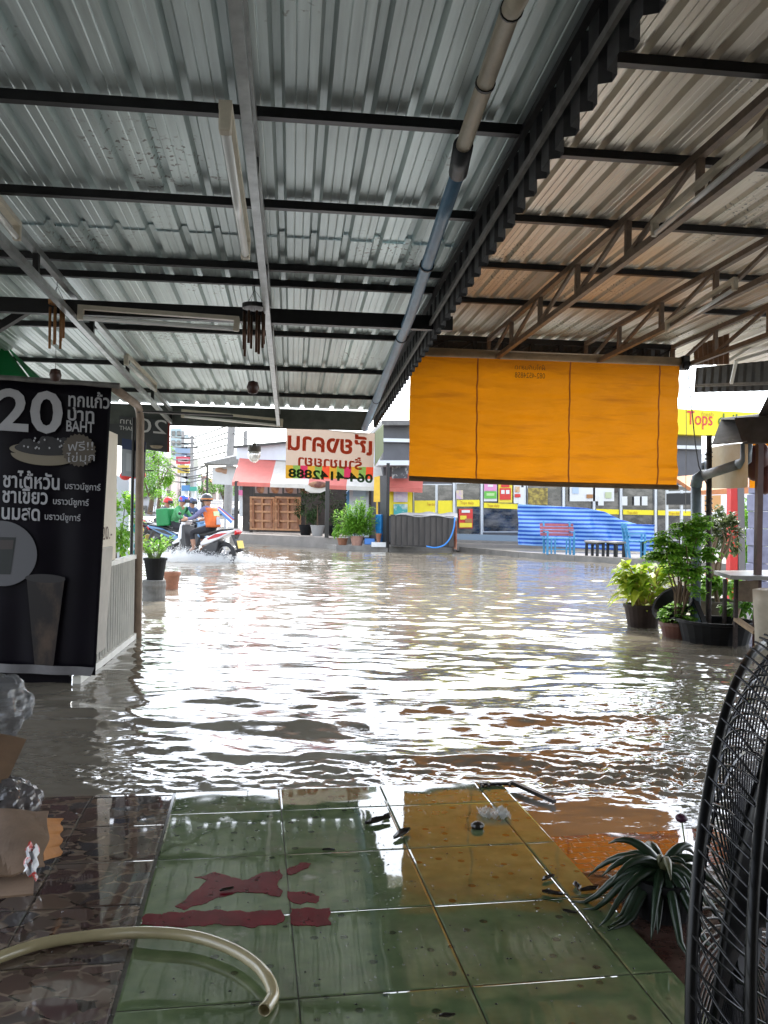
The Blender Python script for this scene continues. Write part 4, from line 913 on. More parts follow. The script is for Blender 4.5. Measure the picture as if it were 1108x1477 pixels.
# ------------------------------------------------------------------ neighbour's roof at the right edge
NR = thing('lean_to', P(1050, 560, 9), 'dark sheet lean-to with white struts beyond the right canopy corner', 'roof')
b = MB(); n4_ = [P(1004, 530, 9.3), P(1260, 505, 8.0), P(1260, 560, 8.0), P(1001, 566, 9.3)]
b.grid(lambda u, v: quad(n4_, u, v) + Vector((0, .02 * (int(u * 40) % 2), 0)), 40, 1); b.build('skirt', m_dark, NR)
MB().bar(P(1003, 556, 9.2), P(1260, 548, 7.9), .03).build('rail', m_dust, NR)
for a, c in (((1055, 553), (1062, 520)), ((1062, 520), (1130, 500)), ((1048, 522), (1130, 470))): MB().bar(P(*a, 8.7), P(*c, 8.5), .03).build('strut', m_white, NR)
b = MB(); b.grid(lambda u, v: quad([P(1000, 500, 8.2), P(1052, 480, 7.6), P(1052, 525, 7.6), P(1002, 527, 8.2)], u, v) + Vector((.015 * (int(u * 14) % 2), 0, 0)), 14, 1)
b.build('end_panel', mat('rusty_tin', (.16, .085, .045), .6, var=.4, scale=8), RC)
b = MB(); b.face([P(1108, 570, 7.0), P(1092, 603, 7.6), P(1290, 600, 6.5), P(1290, 560, 6.5)]); single('awning', b, m_zinc, 'slanted grey awning corner above the food stall roof', 'awning', solid=.02)

# ------------------------------------------------------------------ standing fan
m_fan = mat('black_fan_plastic', (.004, .004, .005), .35, spec=.3)
m_wire = mat('black_wire', (.05, .05, .055), .22, metal=.6)
FD = .80; fc = P(1160, 1360, FD)
n_ = (_R * .80 - _F * .60 + _U * .06).normalized(); e1 = _U - n_ * _U.dot(n_); e1.normalize(); e2 = n_.cross(e1)
FR = .285
def fp(r, a, h): return fc + (e1 * math.cos(a) + e2 * math.sin(a)) * r + n_ * h
FN = thing('standing_fan', Vector((fc.x, fc.y, 0)), 'black standing fan seen edge-on at the lower right', 'fan')
ringpts = lambda r, h, n=72: [fp(r, 2 * math.pi * k / n, h) for k in range(n + 1)]
b = MB(); b.tube(ringpts(FR, .020), .0042, 8); b.build('rim', m_fan, FN, smooth=True)
b = MB(); b.tube(ringpts(FR, -.020), .0042, 8); b.build('rim', m_fan, FN, smooth=True)
def cage(name, sg, depth, hub):
    g = MB().lathe([(hub, 0), (hub, .012), (hub * .6, .016), (.001, .016)], fp(0, 0, sg * (depth - .006)), 24, axis=n_ * sg).build(name, m_fan, FN)
    prof = lambda t: (hub + (FR + .010 - hub) * math.cos(t * math.pi / 2) ** .8, sg * (-.018 + (depth + .018) * math.sin(t * math.pi / 2)))
    for k in range(96):
        a = 2 * math.pi * k / 96
        MB().tube([fp(prof(j / 15)[0], a + .30 * (j / 15) * sg, prof(j / 15)[1]) for j in range(16)], 0.0011, 5, cap=False).build('guard_wire', m_wire, g, smooth=True)
    for t in (.42, .72):
        r, h = prof(t); b = MB(); b.tube(ringpts(r, h, 60), .0017, 5); b.build('guard_ring', m_wire, g)
cage('front_guard', -1, .055, .05); cage('back_guard', 1, .05, .06)
bl_ = MB().lathe([(.045, -.02), (.05, .02), (.03, .045), (.001, .05)], fp(0, 0, 0), 24, axis=n_).build('blade_hub', m_fan, FN, smooth=True)
for k in range(3):
    a0 = k * 2.094 + .5; b = MB()
    b.grid(lambda u, v: fp(.045 + .20 * u, a0 + (v - .5) * (1.0 + .5 * u) + .25 * u, (.5 - v) * (.05 - .012 * u)), 10, 8); b.build('blade', m_fan, bl_, smooth=True, solid=.003)
mt_ = MB().lathe([(.062, 0), (.07, .02), (.07, .12), (.055, .16), (.02, .175)], fp(0, 0, .05), 24, axis=n_).build('motor_housing', m_fan, FN, smooth=True)
pk = fp(0, 0, .14)
MB().tube([pk, Vector((pk.x, pk.y, pk.z - .12)), Vector((pk.x, pk.y, .04))], [.03, .02, .02], 12).build('stand_pole', m_fan, FN, smooth=True)
MB().lathe([(.2, 0), (.2, .02), (.05, .045), (.02, .06)], (pk.x, pk.y, 0), 30).build('stand_base', m_fan, FN)

# ------------------------------------------------------------------ aloe by the step
ab = PZ(955, 1318, -.01)
AL = thing('aloe_plant', ab, 'dark green aloe with drooping pointed leaves beside the wet step', 'plant')
MB().lathe([(.07, 0), (.085, .09), (.092, .09), (.092, .11), (.08, .11), (.001, .10)], ab, 20).build('pot', m_pot_k, AL)
m_aloe = mat('aloe_skin', (.013, .028, .013), .3, var=.35, scale=20); m_aloe_d = mat('dry_aloe_skin', (.10, .10, .05), .4, var=.35, scale=20)
for k in range(44):
    a = k * 2.4 + rnd.uniform(-.2, .2); L = rnd.uniform(.14, .27); el = rnd.uniform(.1, 1.1) if k % 3 else rnd.uniform(-.1, .3); o = Vector((math.cos(a) * math.cos(el), math.sin(a) * math.cos(el), math.sin(el)))
    b0 = ab + Vector((0, 0, .12)); pts = []; W = []
    for j in range(8):
        t = j / 7; p = b0 + o * (L * t) - Vector((0, 0, 1)) * (L * 1.0 * t * t * (1.1 - el * .5)); p.z = max(p.z, .0); pts.append(p); W.append(.0145 * (1 - t) ** .7 * (1 + .25 * math.sin(t * 3)) + .0012)
    b = MB(); b.tube(pts, W, 7); b.build('leaf', m_aloe if k % 7 else m_aloe_d, AL, smooth=True)
fl = P(983, 1180, 2.45); b = MB(); b.tube([ab + Vector((.05, .02, .12)), P(988, 1215, 2.42), fl], .0025, 5)
b.build('flower_stalk', m_gstem, AL); MB().ball(fl, .018, 10, 7, (1, 1, .7)).build('flower', mat('dark_purple_petal', (.05, .008, .03), .5), AL, smooth=True)

# ------------------------------------------------------------------ hose and debris on the tiles
m_hose = mat('clear_yellowed_hose', (.46, .39, .22), .2, var=.18, scale=5, coat=.5, trans=.25)
hp = [(-60, 1402), (-10, 1384), (60, 1361), (140, 1349), (215, 1345), (280, 1351), (330, 1367), (365, 1388), (386, 1411), (394, 1432), (390, 1444), (381, 1457)]
pts = [PZ(x, y, .016 + (.012 if 3 < i < 9 else 0)) for i, (x, y) in enumerate(hp)]
def smooth_path(p, n=5):
    o = []
    for i in range(len(p) - 1):
        a, b_, c, d = p[max(0, i - 1)], p[i], p[i + 1], p[min(len(p) - 1, i + 2)]
        for k in range(n):
            t = k / n; o.append(.5 * ((2 * b_) + (c - a) * t + (2 * a - 5 * b_ + 4 * c - d) * t * t + (3 * b_ - a - 3 * c + d) * t ** 3))
    return o + [p[-1]]
b = MB(); b.tube(smooth_path(pts), .0135, 12, cap=False); single('hose', b, m_hose, 'yellowed clear hose curving across the tiles at the bottom left', 'hose', smooth=True, solid=.002)
m_deb = mat('dark_wet_leaf', (.02, .015, .012), .3, var=.5)
def scrap(px, py, L, a, label, name='wet_leaf', cat='leaf', curl=.3):
    c = PZ(px, py, .004); b = MB(); d = Vector((math.cos(a), math.sin(a), 0)); s = Vector((-d.y, d.x, 0))
    b.grid(lambda u, v: c + d * (L * (u - .5)) + s * (L * .42 * (v - .5) * math.sin(math.pi * min(.97, max(.03, u))) ** .8 * (1 + .15 * math.sin(9 * u + px)) + L * .10 * math.sin(3 * u + py)) + Vector((0, 0, .001 + curl * L * (2 * abs(v - .5)) ** 2 * .35 + .05 * L * u * u)), 9, 5)
    single(name, b, m_deb, label, cat, 'wet leaves and scraps on the tiles', solid=.0012)
for px, py, L, a, lb in ((545, 1186, .10, .2, 'dark wet leaf left of the white sky reflection near the water edge'), (580, 1205, .09, .6, 'largest curled wet leaf in the middle of the white reflection'), (474, 1227, .04, 0, 'small dark scrap on the green tile left of the white reflection'), (791, 1268, .05, .3, 'small brown scrap on the orange reflection near the right tile edge'),
                         (832, 1280, .05, 1.2, 'scrap at the right tile edge left of the aloe'), (850, 1284, .06, .4, 'black scrap nearest the aloe leaves'), (797, 1290, .06, -.3, 'thin twig like scrap on the grout line left of the aloe'), (822, 1316, .04, -.5, 'tiny scrap on the grout line below the others at right'),
                         (327, 1284, .04, .5, 'small scrap on the green tile above the red X mark'), (645, 1466, .035, .2, 'lone small scrap at the bottom centre of the photo'), (556, 1178, .05, 1., 'small leaf touching the water edge')): scrap(px, py, L, a, lb)
c = PZ(689, 1191, .01); b = MB(); b.ball(c, .021, 9, 6, (1.2, 1, .75)); single('stone', b, m_deb, 'small dark stone on the orange reflection beside the clear plastic wrap', 'stone')
b = MB(); c = PZ(712, 1175, .004); 
b.grid(lambda u, v: c + Vector(((u - .5) * .11, (v - .5) * .09, .008 + .010 * math.sin(23 * u + 4 * v) * math.sin(19 * v) + .007 * math.sin(41 * u * v + 2))), 22, 18); single('plastic_wrap', b, mat('clear_crinkled_film', (.6, .6, .58), .12, alpha=.45), 'crumpled clear plastic wrap on the wet tiles near the water edge', 'plastic wrap')
CL = thing('clip', PZ(712, 1131, .01), 'small black plastic clip lying at the water edge', 'clip'); c0 = PZ(692, 1131, .008); c1 = PZ(738, 1130, .008)
MB().bar(c0, c1, .014, .010).build('bar', m_black, CL)
for t in (.05, .25, .9): MB().bar(c0.lerp(c1, t), c0.lerp(c1, t) + Vector((0, -.03, 0)), .008, .01).build('tooth', m_black, CL)
b = MB(); b.bar(PZ(738, 1128, .0), PZ(800, 1156, -.01), .018, .014); single('stick', b, m_deb, 'short dark stick in the shallow water right of the clip', 'stick')

# thin maroon marks on the tiles, broken up by noise
m_mar = mat('maroon_mark', (.13, .006, .014), .12, var=.3, scale=14, spec=.25)
_n, _l = m_mar.node_tree.nodes, m_mar.node_tree.links
_t = _n.new('ShaderNodeTexCoord'); _z = _n.new('ShaderNodeTexNoise'); _z.inputs['Scale'].default_value = 26; _z.inputs['Detail'].default_value = 8; _z.inputs['Roughness'].default_value = .7; _l.new(_t.outputs['Object'], _z.inputs['Vector'])
_rr = _n.new('ShaderNodeMapRange'); _rr.inputs['From Min'].default_value = .60; _rr.inputs['From Max'].default_value = .66; _rr.inputs['To Min'].default_value = 1; _rr.inputs['To Max'].default_value = .1; _l.new(_z.outputs['Fac'], _rr.inputs[0]); _l.new(_rr.outputs[0], _n['Principled BSDF'].inputs['Alpha'])
def mark(poly, label):
    pts = [Vector((250 + .46 * x, 1080 + .46 * y, 0)) for x, y in poly]; o = []
    for i, p in enumerate(pts):
        q = pts[(i + 1) % len(pts)]; n = max(1, int((q - p).length / 2.5)); 
        for k in range(n):
            r = p.lerp(q, k / n); o.append((r.x + rnd.uniform(-1.0, 1.0) + 1.5 * math.sin(r.x * .23 + r.y * .31) + 1.2 * math.sin(r.x * .071 + r.y * .5), r.y + rnd.uniform(-.7, .7) + 1.0 * math.sin(r.x * .19 + 2) + 1.1 * math.sin(r.x * .053 + 1)))
    b = MB(); b.prism([PZ(x, y, .0013) for x, y in o], (0, 0, -.0012)); single('tile_mark', b, m_mar, label, 'paint mark', 'maroon marks on the green tiles')
mark([(10, 490), (70, 448), (112, 412), (70, 405), (125, 390), (160, 395), (220, 412), (290, 385), (338, 380), (338, 405), (325, 425), (343, 450), (335, 465), (300, 455), (240, 445), (200, 450), (140, 470), (80, 490), (30, 502)], 'large maroon X-shaped mark on the green tile')
mark([(354, 380), (395, 358), (430, 362), (425, 375), (370, 396), (355, 398)], 'small maroon mark continuing the X past the grout line')
mark([(358, 450), (400, 448), (460, 460), (455, 480), (400, 487), (360, 478)], 'maroon patch right of the X across the grout line')
mark([(-85, 520), (0, 510), (340, 505), (352, 545), (240, 556), (150, 552), (60, 556), (-70, 553), (-108, 553)], 'long maroon band below the X, above the hose')
mark([(366, 502), (490, 499), (492, 550), (430, 556), (370, 553)], 'short maroon band at the right end of the long band')

# ------------------------------------------------------------------ rubbish at the left edge
def crumple(mb, c, rx, ry, rz, seed, n=34, amp=.22):
    r_ = random.Random(seed); wv = [(Vector((r_.uniform(-1, 1), r_.uniform(-1, 1), r_.uniform(-1, 1))).normalized() * r_.uniform(2, 9), r_.uniform(0, 6.28)) for _ in range(12)]
    def fn(u, v):
        a, t = u * 2 * math.pi, v * math.pi; d = Vector((math.sin(t) * math.cos(a), math.sin(t) * math.sin(a), -math.cos(t)))
        k = 1 + amp * sum(abs(math.sin(w_.dot(d) + p)) - .6 for w_, p in wv) / 4
        return c + Vector((d.x * rx * k, d.y * ry * k, d.z * rz * k))
    mb.grid(fn, n, n // 2)
m_bag = mat('clear_plastic_bag', (.16, .16, .165), .14, var=.4, scale=8, alpha=.6, spec=.8)
m_bagd = mat('cloudy_plastic_bag', (.09, .08, .08), .16, var=.5, scale=6, spec=.8, alpha=.9)
m_card = mat('damp_cardboard', (.13, .075, .04), .8, var=.3, scale=6); m_card2 = mat('pale_cardboard', (.22, .145, .095), .75, var=.4, scale=4, bump=.5, bscale=9)
b = MB(); crumple(b, P(-12, 1020, 3.0), .13, .12, .12, 1, 60, .24); single('plastic_bag', b, m_bag, 'crumpled grey plastic bag on top of the rubbish at the left edge', 'plastic bag')
b = MB(); crumple(b, P(0, 1160, 2.62), .12, .12, .075, 2, 60, .24); single('plastic_bag', b, m_bagd, 'cloudy plastic bag between the two pieces of cardboard at the left edge', 'plastic bag')
b = MB(); q = [P(-70, 1060, 2.75), P(38, 1068, 2.85), P(8, 1132, 2.6), P(-70, 1140, 2.5)]; b.grid(lambda u, v: quad(q, u, v) + Vector((0, 0, .015 * math.sin(3 * u))), 8, 4); single('cardboard', b, m_card, 'dark damp cardboard sheet leaning over the cloudy bag', 'cardboard', solid=.006)
CB = thing('cardboard_box', PZ(20, 1290, 0), 'torn pale cardboard box with wrappers at the lower left', 'box')
b = MB(); q = [P(-60, 1172, 2.45), P(72, 1180, 2.42), P(64, 1262, 2.2), P(-60, 1280, 2.15)]; b.grid(lambda u, v: quad(q, u, v) + Vector((.006 * math.sin(9 * v + 3 * u), -.03 * math.sin(math.pi * u) + .008 * math.sin(11 * u + 5 * v) * math.sin(7 * v), .02 * math.sin(2.5 * u) + .012 * abs(math.sin(5 * u + 2 * v)))), 24, 16); b.build('side', m_card2, CB, solid=.005)
b = MB(); q = [P(60, 1180, 2.42), P(86, 1184, 2.5), P(84, 1238, 2.4), P(62, 1242, 2.28)]; b.grid(lambda u, v: quad(q, u, v) + Vector((.006 * math.sin(20 * v) * u, .02 * u, 0)), 6, 12); b.build('torn_flap', mat('orange_cardboard', (.36, .15, .04), .75, var=.3), CB, solid=.005)
b = MB(); q = [P(-60, 1262, 2.2), P(50, 1262, 2.2), P(48, 1290, 2.1), P(-60, 1300, 2.05)]; b.grid(lambda u, v: quad(q, u, v), 6, 3); b.build('bottom_flap', m_card2, CB, solid=.005)
b = MB(); q = [P(40, 1215, 2.18), P(56, 1222, 2.2), P(52, 1268, 2.08), P(34, 1258, 2.1)]; b.grid(lambda u, v: quad(q, u, v) + Vector((.004 * math.sin(15 * v), 0, .006 * math.sin(11 * u))), 6, 8); single('wrapper', b, mat('white_wrapper', (.6, .6, .62), .3, col2=(.5, .03, .02), thresh=(.5, .54), scale=14), 'red and white wrapper poking out of the torn cardboard box', 'wrapper', solid=.002)

# grit, droplets and bits of leaf washed over the tiles: one scatter
b = MB(); rs = random.Random(21); b.use(m_deb)
m_drop = mat('clear_droplet', (.5, .5, .5), .05, trans=.8)
for k in range(900):
    cl = rs.choice(((350, 1180, 90, 30), (520, 1190, 120, 35), (650, 1240, 120, 40), (200, 1200, 90, 40), (430, 1290, 160, 50), (840, 1300, 60, 40), (700, 1330, 150, 60), (500, 1420, 250, 50), (260, 1240, 60, 40)))
    x, y = rs.gauss(cl[0], cl[2]), rs.gauss(cl[1], cl[3])
    if y < 1145 or x < 40 or x > 730 + (y - 1138) * .80: continue
    c = PZ(x, y, .0012); r = rs.uniform(.0008, .0034); b.use(m_drop if rs.random() < .6 else m_deb)
    n = 6; a0 = rs.uniform(0, 6); st_ = rs.uniform(.6, 1.8)
    ring = [c + Vector((r * st_ * math.cos(a0 + i * 1.047), r * math.sin(a0 + i * 1.047), -.001)) for i in range(n)]
    b.add(ring + [c + Vector((0, 0, r * .5))], [(i, (i + 1) % n, 6) for i in range(n)])
tag(b.build('grit', None), kind='stuff')
# ------------------------------------------------------------------ far pavement and rising street
def slab(name, px, z, z0, m):
    t = [PZ(x, y, z) for x, y in px]; mb = MB()
    mb.prism(t, (0, 0, z0 - z)); return struct(name, mb, m)
m_pave = mat('damp_pavement', (.20, .185, .165), .45, var=.25, scale=3, bump=.15, bscale=25)
kerb = [(486, 787), (560, 789), (660, 789), (750, 797), (830, 802), (905, 806), (1010, 812), (1200, 822)]
f_ = [PZ(x, y, .10) for x, y in kerb]
mb = MB(); mb.prism(f_ + [Vector((60, 40, .10)), Vector((60, 75, .10)), Vector((-2, 75, .10)), Vector((-2, 40, .10))], (0, 0, -.35)); struct('pavement', mb, m_pave)
mb = MB()
for a, c in zip(f_[:-1], f_[1:]): mb.bar(a + Vector((0, -.06, -.08)), c + Vector((0, -.06, -.08)), .12, .20)
struct('kerb', mb, mat('grey_kerb', (.17, .16, .145), .5, var=.3, scale=4))
m_asph = mat('far_asphalt', (.12, .12, .12), .3, var=.2, scale=2)
mb = MB(); a, c = P(180, 760, 45), P(352, 760, 45); a2, c2 = P(258, 742, 110), P(342, 742, 110)
for q in (a, c): q.z = -.22
mb.prism([a, c, c2, a2], (0, 0, -.6)); struct('street', mb, m_asph)

# ------------------------------------------------------------------ people and scooters
def skin_body(name, J, E, root, mats, parent):
    """J: name -> (pos, radius, material index); skin + subdivision baked to one mesh"""
    keys = list(J); me = bpy.data.meshes.new(name); me.from_pydata([J[k][0] for k in keys], [(keys.index(a), keys.index(b)) for a, b in E], [])
    o = bpy.data.objects.new(name, me); COL.objects.link(o)
    md = o.modifiers.new('skin', 'SKIN'); md.use_smooth_shade = True
    for i, k in enumerate(keys):
        v = me.skin_vertices[0].data[i]; r = J[k][1]; v.radius = (r, r) if not isinstance(r, tuple) else r; v.use_root = (k == root)
    o.modifiers.new('sub', 'SUBSURF').levels = 1
    dg = bpy.context.evaluated_depsgraph_get(); m2 = bpy.data.meshes.new_from_object(o.evaluated_get(dg)); bpy.data.objects.remove(o)
    for q in mats: m2.materials.append(q)
    seg = [(Vector(J[a][0]), Vector(J[b][0]), J[a][2], J[b][2]) for a, b in E]
    for p in m2.polygons:
        c = p.center; best = 1e9
        for a, b, ma, mb_ in seg:
            d = b - a; t = max(0, min(1, (c - a).dot(d) / d.length_squared)); q = (a + d * t - c).length
            if q < best: best = q; p.material_index = mb_ if t > .5 else ma
        p.use_smooth = True
    o = bpy.data.objects.new(name, m2); COL.objects.link(o); o.parent = parent; return o
m_skin = mat('tan_skin', (.36, .19, .12), .5)
m_tyre = mat('tyre_rubber', (.018, .018, .02), .6); m_alloy = mat('grey_alloy', (.30, .30, .31), .35, metal=.7); m_seat = mat('black_seat', (.015, .015, .016), .5)
m_chassis = mat('dark_plastic', (.03, .03, .034), .4); m_wb = mat('white_bodywork', (.72, .72, .74), .25, coat=.5); m_rs = mat('red_stripe', (.45, .02, .03), .3); m_tail = mat('red_lens', (.62, .01, .02), .2); m_plate = mat('yellow_plate', (.62, .45, .10), .5); m_bb = mat('blue_bodywork', (.12, .24, .42), .3, coat=.4); m_glass_k = mat('dark_glass', (.02, .022, .025), .08)
def scooter(loc, rz, label, body, stripe):
    t = bpy.data.objects.new('scooter', None); COL.objects.link(t); t.location = loc; t.rotation_euler = (0, 0, rz); tag(t, label, 'scooter', 'scooters in the flooded street'); t['_o'] = (0, 0, 0)
    for x in (-.62, .64):
        c = Vector((x, 0, .28)); pts = [c + Vector((.235 * math.cos(a), 0, .235 * math.sin(a))) for a in [k * 2 * math.pi / 26 for k in range(27)]]
        w_ = MB().tube(pts, .048, 8, cap=False).build('wheel', m_tyre, t, smooth=True)
        b = MB(); b.tube([c + Vector((.19 * math.cos(a), 0, .19 * math.sin(a))) for a in [k * 2 * math.pi / 26 for k in range(27)]], .014, 6, cap=False); b.build('rim', m_alloy, w_)
        b = MB(); b.lathe([(.045, -.05), (.045, .05)], c, 12, axis=(0, 1, 0))
        for k in range(5): a = k * 1.2566; b.bar(c + Vector((.03 * math.cos(a), 0, .03 * math.sin(a))), c + Vector((.19 * math.cos(a), 0, .19 * math.sin(a))), .03, .022)
        b.build('spokes', m_alloy, w_)
    def panel(nm, poly, y0, y1, m, bev=.012, par=t): return MB().prism([(x, y0, z) for x, z in poly], (0, y1 - y0, 0)).build(nm, m, par, bevel=bev)
    panel('side_fairing', [(-.97, .85), (-.55, .79), (-.14, .64), (-.0, .52), (-.04, .46), (-.30, .53), (-.62, .66), (-.93, .79)], -.145, .145, body, .03)
    panel('stripe', [(-.80, .775), (-.45, .735), (-.22, .63), (-.25, .60), (-.52, .665)], -.150, .150, stripe, .002)
    panel('engine_cover', [(-.52, .60), (-.10, .45), (.0, .34), (-.15, .24), (-.34, .24), (-.46, .36)], -.12, .12, m_chassis, .02)
    panel('seat', [(-.92, .87), (-.60, .845), (-.30, .785), (.02, .74), (.05, .69), (-.12, .68), (-.55, .80), (-.92, .84)], -.13, .13, m_seat, .025)
    panel('floorboard', [(-.05, .36), (.36, .33), (.40, .27), (-.02, .27)], -.15, .15, m_chassis)
    panel('front_shield', [(.38, .36), (.46, .90), (.53, .93), (.60, .66), (.50, .38)], -.15, .15, m_chassis, .03); panel('front_trim', [(.50, .60), (.49, .92), (.545, .94), (.615, .66), (.58, .56)], -.165, .165, body, .03)
    panel('inner_shield', [(.33, .36), (.42, .90), (.45, .90), (.37, .36)], -.175, .175, m_chassis, .01)
    panel('front_fender', [(.40, .48), (.52, .60), (.70, .61), (.86, .50), (.84, .46), (.64, .53), (.46, .44)], -.07, .07, body, .012)
    panel('rear_fender', [(-.98, .74), (-.92, .64), (-1.0, .42), (-.97, .41), (-.86, .62), (-.80, .72)], -.06, .06, m_chassis, .01)
    for s in (-1, 1): MB().bar((.60, .06 * s, .62), (.645, .06 * s, .28), .035).build('fork', m_alloy, t)
    panel('headlight', [(.46, .90), (.57, .93), (.56, 1.0), (.44, 1.05), (.40, .98)], -.11, .11, body, .02)
    MB().tube([(.40, -.33, 1.0), (.42, -.12, .99), (.42, .12, .99), (.40, .33, 1.0)], .016, 8).build('handlebar', m_chassis, t, smooth=True)
    for s in (-1, 1):
        q = MB().tube([(.40, .24 * s, 1.0), (.43, .30 * s, 1.14)], .006, 5).build('mirror', m_chassis, t); MB().ball((.43, .31 * s, 1.17), .055, 10, 6, (.3, 1, .65)).build('mirror_glass', m_glass_k, q, smooth=True)
    MB().prism([(-.93, -.10, .72), (-1.0, -.10, .80), (-.93, -.10, .835)], (0, .20, 0)).build('tail_light', m_tail, t, bevel=.008)
    MB().box((-1.03, 0, .52), (.012, .20, .17), (0, .28, 0)).build('number_plate', m_plate, t)
    MB().tube([(-.1, -.17, .26), (-.45, -.18, .28), (-.92, -.19, .40)], [.022, .04, .045], 10).build('exhaust', m_chassis, t, smooth=True)
    return t
def rider(bike_loc, rz, label, torso, sleeve, leg, shin, helmet_m, vest=None, lean=0., lx=0., stripe=None):
    t = bpy.data.objects.new('person', None); COL.objects.link(t); t.location = bike_loc; t.rotation_euler = (0, 0, rz); tag(t, label, 'person', 'riders in the flooded street'); t['_o'] = (0, 0, 0)
    ms = [torso, sleeve, leg, shin, m_skin]
    J = {'pel': ((-.26 + lx, 0, .86), (.15, .12), 2), 'wai': ((-.25 + lx, 0, 1.0), (.145, .11), 0), 'che': ((-.19 + lx + lean, 0, 1.22), (.165, .115), 0), 'nek': ((-.15 + lx + lean, 0, 1.36), .062, 4), 'hed': ((-.11 + lx + lean * 1.2, 0, 1.47), (.085, .10), 4), 'top': ((-.11 + lx + lean * 1.2, 0, 1.56), .075, 4)}
    E = [('pel', 'wai'), ('wai', 'che'), ('che', 'nek'), ('nek', 'hed'), ('hed', 'top')]
    for s, q in ((-1, 'r'), (1, 'l')):
        J.update({'sh' + q: ((-.17 + lx + lean, .175 * s, 1.28), .068, 1), 'el' + q: ((.06 + lx, .27 * s, 1.08), .048, 1), 'wr' + q: ((.30, .29 * s, 1.03), .034, 4), 'ha' + q: ((.385, .30 * s, 1.02), (.045, .03), 4),
                  'hi' + q: ((-.18 + lx, .10 * s, .84), .10, 2), 'kn' + q: ((.20 + lx * .5, .17 * s, .76), .075, 2), 'an' + q: ((.12, .17 * s, .40), .045, 3), 'to' + q: ((.24, .18 * s, .345), (.05, .035), 3)})
        E += [('che', 'sh' + q), ('sh' + q, 'el' + q), ('el' + q, 'wr' + q), ('wr' + q, 'ha' + q), ('pel', 'hi' + q), ('hi' + q, 'kn' + q), ('kn' + q, 'an' + q), ('an' + q, 'to' + q)]
    bd = skin_body('body', J, E, 'pel', ms, t)
    hx = -.11 + lx + lean * 1.2
    b = MB(); b.grid(lambda u, v: Vector((hx + .005 + .138 * math.sin(v * 1.9) * math.cos(u * 6.2832), .118 * math.sin(v * 1.9) * math.sin(u * 6.2832), 1.50 + .125 * math.cos(v * 1.9))), 22, 10); h = b.build('helmet', helmet_m, t, smooth=True, solid=.012)
    b = MB(); b.grid(lambda u, v: Vector((hx + .015 + .140 * math.cos((u - .5) * 2.0), .123 * math.sin((u - .5) * 2.0), 1.43 + .09 * v)), 10, 3); b.build('visor', m_glass_k, h, smooth=True, solid=.004)
    if stripe:
        b = MB(); b.grid(lambda u, v: Vector((hx + .005 + .149 * math.sin(1.45 + .16 * v) * math.cos(u * 4.2 + 1.05), .129 * math.sin(1.45 + .16 * v) * math.sin(u * 4.2 + 1.05), 1.50 + .135 * math.cos(1.45 + .16 * v))), 18, 2); b.build('helmet_stripe', stripe, h, solid=.003)
    # face under the visor: nose
    MB().ball((hx + .105, 0, 1.45), .016, 8, 6, (1, .8, 1.3)).build('nose', m_skin, bd, smooth=True)
    if vest:
        b = MB(); b.grid(lambda u, v: Vector((-.265 + lx + (.075 + lean) * max(0, v - .15) / .85 + (.138 - .012 * v + .02 * math.sin(3 * v)) * math.cos(u * 6.2832), (.180 - .01 * v + (.02 if v > .6 else 0)) * math.sin(u * 6.2832), .88 + .43 * v)), 26, 9)
        v_ = b.build('vest', vest, t, smooth=True, solid=.012)
        b = MB(); b.box((-.375 + lx + lean * .8, 0, 1.18), (.012, .19, .10), (0, .18, 0)); b.build('reflective_patch', mat('pale_green_patch', (.45, .6, .3), .4), v_)
        b = MB(); b.face([(-.428 + lx, -.08, .94), (-.428 + lx, .08, .94), (-.395 + lx, .05, 1.09), (-.385 + lx, 0, 1.12), (-.395 + lx, -.05, 1.09)]); b.build('printed_mark', mat('grey_patch', (.35, .35, .4), .5), v_, solid=.01)
    return t
RZ_ = -.15
def at(px, d): p = P(px, 760, d); return Vector((p.x, p.y, RZ_))
c_lilac = mat('lilac_blue_shirt', (.15, .15, .27), .85, var=.35, scale=9); c_orange = mat('orange_vest', (.66, .14, .03), .75, var=.35, scale=6); c_black = mat('black_cloth', (.02, .02, .025), .85); c_green = mat('green_jacket', (.05, .24, .08), .75, col2=(.10, .36, .16), scale=9); c_grey = mat('grey_cloth', (.15, .15, .17), .8); c_blue = mat('blue_jeans', (.06, .10, .2), .8)
h_black = mat('black_helmet', (.02, .02, .022), .2, coat=.5); h_blue = mat('blue_red_helmet', (.04, .10, .45), .25, col2=(.55, .03, .03), thresh=(.50, .56), scale=7); h_red = mat('red_helmet', (.60, .03, .03), .3)
o_stripe = mat('orange_stripe', (.60, .20, .03), .4)
A0, AZ = at(294, 18.6), R(180 - 34)
scooter(A0, AZ, 'white scooter with red stripe and yellow number plate throwing up spray', m_wb, m_rs)
rider(A0, AZ, 'rider in an orange vest and black helmet on the white scooter', c_lilac, c_lilac, c_black, m_skin, h_black, vest=c_orange, lean=.03, stripe=o_stripe)
G0, GZ = at(264, 21.0), R(-24)
scooter(G0, GZ, 'blue scooter passing behind the white scooter', m_bb, m_chassis)
rider(G0, GZ, 'rider in a green jacket and blue helmet on the blue scooter', c_green, c_green, c_black, c_black, h_blue, lean=.10)
b = MB(); M_ = Matrix.Rotation(GZ, 3, 'Z'); b.box(G0 + M_ @ Vector((-.48, 0, 1.06)), (.36, .42, .44), M_ @ Euler((0, -.08, 0)).to_matrix())
single('delivery_box', b, mat('green_insulated_box', (.008, .20, .055), .5, var=.15), 'large green delivery box strapped behind the green jacketed rider', 'delivery box', bevel=.03)
